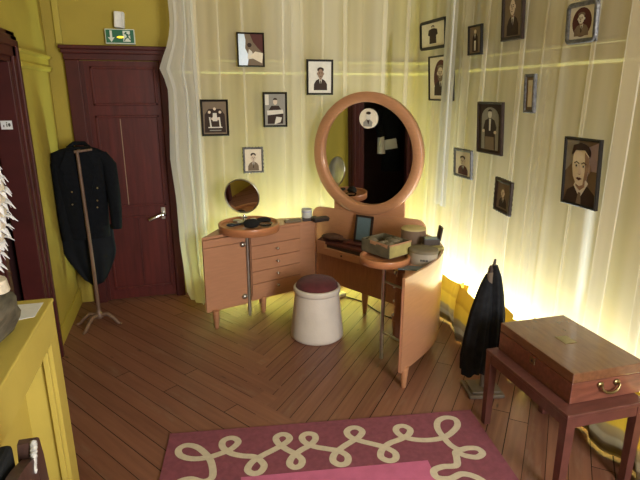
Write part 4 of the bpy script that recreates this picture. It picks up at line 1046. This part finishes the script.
# ================================================================ FRAMED PHOTOGRAPHS
def picture(cx_, cy_, cz_, w_, h_, ax_, an_, style, frame, fw, label, roll=0.0, extra=None, tilt=0.0):
    ay_ = Z_
    if tilt:
        R = Matrix.Rotation(tilt, 3, ax_); an_ = R @ an_; ay_ = R @ Z_
    if roll:
        R = Matrix.Rotation(roll, 3, an_); ax_, ay_ = R @ ax_, R @ ay_
    c = Vector((cx_, cy_, cz_)); t = thing('picture_frame', c - ay_ * h_ / 2, label, 'picture', 'framed photographs hung on the sheer curtains')
    b = MB(); H_, Wd = h_ / 2, w_ / 2; fm = M[frame]
    b.plate([(-Wd + .002, -H_ + .002), (Wd - .002, -H_ + .002), (Wd - .002, H_ - .002), (-Wd + .002, H_ - .002)], c, ax_, ay_, an_, .008, fm, -.008)
    rings = [(0, -.008), (0, .008), (.004, .012), (fw - .004, .009), (fw, .003)]
    rows = []
    rad = extra == 'round'
    for i_, d in rings:
        x, y = Wd - i_, H_ - i_
        if rad:
            rc = max(.004, .03 - i_); row = []
            for qx, qy, a0 in ((1, 1, 0), (-1, 1, PI / 2), (-1, -1, PI), (1, -1, 3 * PI / 2)):
                for k in range(5): a = a0 + k * PI / 8; row.append(c + ax_ * (qx * (x - rc) + rc * math.cos(a)) + ay_ * (qy * (y - rc) + rc * math.sin(a)) + an_ * d)
            rows.append(row)
        elif extra == 'scallop':
            row = []; N_ = 14; k2 = (.004 if i_ < .005 else 0)
            cs_ = [(x, -y), (x, y), (-x, y), (-x, -y)]
            for e in range(4):
                p, q = Vector(cs_[e]), Vector(cs_[(e + 1) % 4]); dd = (q - p).normalized(); nn = Vector((dd.y, -dd.x))
                for k in range(N_): u = k / N_; r_ = p.lerp(q, u) + nn * k2 * math.sin(u * N_ * PI * .9); row.append(c + ax_ * r_.x + ay_ * r_.y + an_ * d)
            rows.append(row)
        else:
            rows.append([c + ax_ * p + ay_ * q + an_ * d for p, q in ((x, -y), (x, y), (-x, y), (-x, -y))])
    b.grid(rows, fm, rad or extra == 'scallop', True); finish('frame', b, t)
    iw, ih = Wd - fw + .001, H_ - fw + .001
    pr_ = MB(); lay = [.0005]
    def poly(pts, m_):
        pr_.plate([(p[0] * iw, p[1] * ih) for p in pts], c, ax_, ay_, an_, .0005, M[m_], lay[0]); lay[0] += .00055
    def ell(x, y, rx, ry, m_, n=24, a0=0, a1=2 * PI): poly([(x + rx * math.cos(a0 + (a1 - a0) * i / n), y + ry * math.sin(a0 + (a1 - a0) * i / n)) for i in range(n + (0 if a1 - a0 > 6.2 else 1))], m_)
    def rect(x0_, x1_, y0_, y1_, m_): poly([(x0_, y0_), (x1_, y0_), (x1_, y1_), (x0_, y1_)], m_)
    style(rect, ell, poly)
    finish('photo_print', pr_, t)
    return t
def bust(bg='sep_bg', coat='sep_dark', skin='sep_skin', hair='sep_dark', oval=None, s=1.0, cx=0.0, cy=0.0, beard=False, face=True, mat_=None, top=False):
    def f(rect, ell, poly):
        rect(-1, 1, -1, 1, mat_ or bg)
        if oval: ell(0, .02, oval[0], oval[1], bg if mat_ else oval[2], 36)
        X = lambda x: cx + x * s
        Yy = lambda y: cy + y * s
        poly([(X(-.62), Yy(-.86)), (X(.62), Yy(-.86)), (X(.60), Yy(-.45)), (X(.42), Yy(-.22)), (X(.16), Yy(-.10)), (X(-.16), Yy(-.10)), (X(-.42), Yy(-.22)), (X(-.60), Yy(-.45))], coat)
        poly([(X(-.15), Yy(-.08)), (X(0), Yy(-.60)), (X(.15), Yy(-.08))], 'sep_pale')
        poly([(X(-.04), Yy(-.20)), (X(-.05), Yy(-.58)), (X(0), Yy(-.66)), (X(.05), Yy(-.58)), (X(.04), Yy(-.20))], 'sep_dark')
        rect(X(-.11), X(.11), Yy(-.16), Yy(.06), 'sep_shade')
        ell(X(0), Yy(.50 if not beard else .40), .30 * s, .17 * s if not beard else .24 * s, hair)
        ell(X(-.28), Yy(.24), .05 * s, .08 * s, skin, 12); ell(X(.28), Yy(.24), .05 * s, .08 * s, skin, 12)
        ell(X(0), Yy(.23), .26 * s, .31 * s, skin)
        ell(X(0), Yy(.54), .29 * s, .12 * s, hair, 16, 0, PI)
        if beard:
            poly([(X(-.24), Yy(.20)), (X(-.12), Yy(.12)), (X(.12), Yy(.12)), (X(.24), Yy(.20)), (X(.20), Yy(-.06)), (X(0), Yy(-.18)), (X(-.20), Yy(-.06))], hair)
        if face:
            for q in (-.11, .11):
                poly([(X(q - .065), Yy(.305)), (X(q + .065), Yy(.305)), (X(q + .055), Yy(.335)), (X(q - .055), Yy(.335))], 'sep_dark')
                ell(X(q), Yy(.255), .045 * s, .020 * s, 'sep_dark', 10)
            poly([(X(-.02), Yy(.26)), (X(.03), Yy(.26)), (X(.055), Yy(.13)), (X(-.03), Yy(.13))], 'sep_shade')
            poly([(X(-.09), Yy(.065)), (X(0), Yy(.085)), (X(.09), Yy(.065)), (X(0), Yy(.035))], 'sep_dark' if not beard else 'sep_skin')
    return f
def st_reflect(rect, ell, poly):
    rect(-1, 1, -1, 1, 'sep_mid'); poly([(-1, -1), (-.3, -1), (-.15, -.4), (-.45, .1), (-.40, .6), (-.5, 1), (-1, 1)], 'blueish')  # pale blue patch is a window reflection painted into the print
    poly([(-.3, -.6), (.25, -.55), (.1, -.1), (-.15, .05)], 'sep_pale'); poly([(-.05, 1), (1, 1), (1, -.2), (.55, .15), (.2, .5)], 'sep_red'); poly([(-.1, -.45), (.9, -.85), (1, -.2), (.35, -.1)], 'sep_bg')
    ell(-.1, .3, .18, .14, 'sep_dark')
def st_group(rect, ell, poly):
    rect(-1, 1, -1, 1, 'sep_mid'); poly([(-.9, -.9), (.9, -.9), (.85, .2), (.5, .55), (-.5, .55), (-.85, .2)], 'sep_dark')
    for x, y in ((-.45, .35), (0, .55), (.45, .35), (-.2, -.05), (.25, -.05)): ell(x, y, .12, .09, 'sep_skin', 14)
    poly([(-.5, .05), (-.38, .05), (-.3, -.6), (-.42, -.6)], 'sep_pale'); poly([(.3, .05), (.42, .05), (.5, -.6), (.38, -.6)], 'sep_pale'); poly([(-.16, .3), (.16, .3), (.2, -.2), (-.2, -.2)], 'sep_pale')
    rect(-.6, .6, -.62, -.55, 'sep_pale'); rect(-.5, .5, -.80, -.74, 'grey')
def st_seated(rect, ell, poly):
    rect(-1, 1, -1, 1, 'grey'); poly([(-.75, -.9), (.75, -.9), (.8, -.2), (.35, .25), (-.35, .25), (-.7, -.1)], 'sep_dark'); ell(.02, .50, .2, .2, 'sep_skin'); ell(.02, .62, .21, .12, 'sep_dark', 14, 0, PI)
    poly([(-.8, -.05), (.75, .0), (.8, -.25), (-.75, -.35)], 'sep_pale'); poly([(-.1, -.95), (.5, -.8), (.65, -.5), (.1, -.45)], 'sep_pale'); rect(-.95, -.6, .3, .95, 'sep_pale')
def st_standing(rect, ell, poly):
    rect(-1, 1, -1, 1, 'sep_bg'); poly([(-.3, -.75), (.3, -.75), (.28, -.1), (.42, .0), (.36, .42), (.12, .52), (-.12, .52), (-.36, .42), (-.42, .0), (-.28, -.1)], 'sep_dark'); ell(0, .66, .14, .13, 'sep_dark'); ell(0, .60, .11, .09, 'sep_skin')
def st_arch(rect, ell, poly):
    rect(-1, 1, -1, 1, 'sep_dark'); poly([(-.75, -.9), (.75, -.9), (.75, .45)] + [(.75 * math.cos(a * PI / 10), .45 + .42 * math.sin(a * PI / 10)) for a in range(1, 10)] + [(-.75, .45)], 'grey')
    poly([(-.45, -.9), (.5, -.9), (.46, -.2), (.58, .05), (.40, .34), (.1, .42), (-.1, .42), (-.42, .32), (-.62, -.1), (-.45, -.15)], 'sep_dark'); poly([(-.08, .40), (.1, .40), (.06, -.1), (-.06, -.1)], 'sep_pale'); ell(0, .58, .17, .16, 'sep_pale'); ell(0, .70, .18, .09, 'sep_dark', 14, 0, PI); ell(-.55, -.12, .12, .07, 'sep_skin', 12); ell(.5, -.15, .12, .07, 'sep_skin', 12)
    poly([(-.4, -.9), (.45, -.9), (.4, -.35), (-.35, -.35)], 'sep_mid')
def st_white(rect, ell, poly):
    rect(-1, 1, -1, 1, 'sep_mid'); poly([(-.5, -.9), (.5, -.9), (.45, .2), (.2, .45), (-.2, .45), (-.45, .2)], 'sep_dark'); ell(0, .62, .2, .16, 'sep_skin'); rect(-.14, .14, -.8, -.05, 'sep_pale'); poly([(-.1, .42), (.1, .42), (0, .1)], 'sep_pale')
def st_pale(rect, ell, poly):
    rect(-1, 1, -1, 1, 'sep_mid'); rect(-.6, .6, -.8, .8, 'sep_pale'); rect(-.2, .3, -.7, .1, 'sep_bg'); ell(.05, .35, .2, .15, 'sep_skin')
YF = 4.19
LX, LN = X_, -Y_
def back_pic(px0, px1, z0, z1, *a, **k): return picture((px0 + px1) / 2, YF, (z0 + z1) / 2, px1 - px0, z1 - z0, LX, LN, *a, **k)
def sc(x0, x1, z0, z1):
    return x0, x1, z0, z1
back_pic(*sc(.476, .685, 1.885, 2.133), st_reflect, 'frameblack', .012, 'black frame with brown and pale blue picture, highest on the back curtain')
back_pic(*sc(1.017, 1.236, 1.677, 1.948), bust('sep_pale', 'sep_dark', 'sep_shade', 'sep_dark', s=.95, cy=.0, cx=.05), 'frameblack', .016, 'black frame with pale bust portrait just left above the round mirror')
back_pic(*sc(.661, .855, 1.430, 1.700), st_seated, 'frameblack', .015, 'black frame with seated figure, middle of the back curtain group')
back_pic(*sc(.179, .389, 1.369, 1.645), st_group, 'frameblack', .016, 'black frame with dark group photograph nearest the red door')
back_pic(*sc(.488, .653, 1.068, 1.276), bust('sep_bg', 'sep_mid', 'sep_skin', 'sep_dark', s=1.05, cy=-.05), 'framesilver', .016, 'small pewter frame above the left tray mirror', extra='scallop')
RX, RN = -Y_, -X_
def rp(yf, yn, z0, z1, *a, xf=1.905, **k):
    f = xf / 1.905; yf, yn, z0, z1 = yf * f, yn * f, 1.7 + (z0 - 1.7) * f, 1.7 + (z1 - 1.7) * f
    return picture(xf, (yf + yn) / 2, (z0 + z1) / 2, yf - yn, z1 - z0, RX, RN, *a, tilt=math.radians(4), **k)
rp(4.015, 3.60, 2.010, 2.220, st_standing, 'frameblack', .022, 'rounded black frame with standing figure, upper left of the right curtain', extra='round', xf=1.845)
rp(3.825, 3.45, 1.636, 1.960, bust('sep_red', 'sep_dark', 'sep_skin', 'sep_mid', (.62, .84, 'sep_mid'), s=.95, cy=.0, beard=True, mat_='sep_bg'), 'frameblack', .012, 'thin dark frame with bearded man in an oval, right above the round mirror', xf=1.865)
rp(3.281, 3.122, 1.933, 2.116, st_white, 'frameblack', .012, 'narrow black frame between the rounded frame and the tall top frame')
rp(2.917, 2.714, 1.988, 2.281, bust('sep_mid', 'sep_dark', 'sep_skin', 'sep_mid', s=1.1), 'framebrown', .022, 'dark brown frame with dim portrait cut by the top edge of the photo')
rp(2.353, 2.152, 1.926, 2.114, bust('sep_red', 'sep_mid', 'sep_pale', 'sep_mid', (.80, .90, 'sep_red'), s=.95, cy=.0, mat_='sep_pale'), 'framesilver', .022, 'thick pewter frame with oval portrait at the top right', extra='round')
rp(2.630, 2.539, 1.587, 1.796, st_pale, 'framesilver', .016, 'narrow grey frame with pale picture under the top right oval portrait')
rp(3.084, 2.808, 1.319, 1.641, st_arch, 'framebrown', .014, 'dark frame with man in a suit under an arch, centre of right curtain')
rp(3.355, 3.12, 1.122, 1.320, bust('sep_bg', 'sep_red', 'sep_skin', 'sep_dark', s=1.05, cy=-.05), 'framesilver', .018, 'small pewter frame with bust portrait right of the round mirror', extra='scallop')
rp(2.824, 2.652, .976, 1.188, bust('sep_mid', 'sep_dark', 'sep_skin', 'sep_mid', s=1.0), 'framebrown', .024, 'tilted carved brown frame, lowest on the right curtain', roll=math.radians(-5), extra='scallop')
def st_young(rect, ell, poly):
    rect(-1, 1, -1, 1, 'sep_mid'); poly([(.15, .75), (1, 1), (1, .1), (.55, .1)], 'lilac'); poly([(-1, 1), (-.2, 1), (-.55, .3), (-1, .0)], 'grey')
    poly([(-.98, -1), (.98, -1), (.95, -.62), (.55, -.42), (.2, -.30), (-.3, -.42), (-.8, -.62)], 'sep_dark')
    poly([(-.38, -.42), (.05, -.80), (.52, -.30), (.30, -.15), (-.28, -.30)], 'sep_pale'); poly([(-.05, -.62), (.10, -.62), (.16, -1), (-.16, -1)], 'sep_mid')
    poly([(-.28, -.15), (.34, -.10), (.32, -.42), (.03, -.56), (-.24, -.42)], 'sep_shade')
    ell(.0, .62, .58, .30, 'sep_dark', 28); ell(.56, .16, .08, .14, 'sep_shade', 14)
    poly([(-.50, .55), (-.35, .70), (.30, .72), (.50, .52), (.54, .15), (.44, -.15), (.22, -.36), (.0, -.42), (-.22, -.36), (-.44, -.12), (-.52, .18)], 'sep_bg')
    poly([(.22, .66), (.5, .5), (.54, .15), (.44, -.15), (.22, -.36), (.30, .1)], 'sep_shade')
    for x in (-.24, .22):
        poly([(x - .17, .30), (x, .36), (x + .17, .30), (x + .15, .275), (x, .325), (x - .15, .275)], 'sep_dark'); ell(x, .22, .10, .035, 'sep_pale', 14); ell(x, .22, .045, .035, 'sep_dark', 12)
    poly([(-.05, .25), (.04, .25), (.11, -.02), (.02, -.06), (-.09, -.02)], 'sep_skin'); poly([(-.09, -.02), (.02, -.06), (.11, -.02), (.02, -.035)], 'sep_shade')
    poly([(-.20, -.17), (-.05, -.13), (0, -.145), (.06, -.13), (.20, -.17), (.0, -.235)], 'sep_red')
    poly([(-.55, .55), (-.30, .72), (.25, .75), (.55, .55), (.50, .85), (0, .95), (-.45, .85)], 'sep_dark')
rp(2.246, 2.006, 1.147, 1.486, st_young, 'frameblack', .014, 'largest black frame with young man portrait at far right')

# ================================================================ CABLE and PLUG under the table
pg = MB(); pg.box((1.262, 3.985, .016), (.085, .05, .03), M['plug'], .006, rz=math.radians(28)); tag(finish('power_strip', pg), 'white socket block on the floor behind the stool', 'socket')
cbm = MB(); cbm.tube([Vector(p) for p in catmull([(1.30, 3.95, .006), (1.40, 3.80, .006), (1.44, 3.62, .006), (1.50, 3.45, .006), (1.66, 3.38, .006)], 8)], .005, M['cable'], 8); tag(finish('power_cable', cbm), 'thin dark cable on the floor under the dressing table', 'cable')
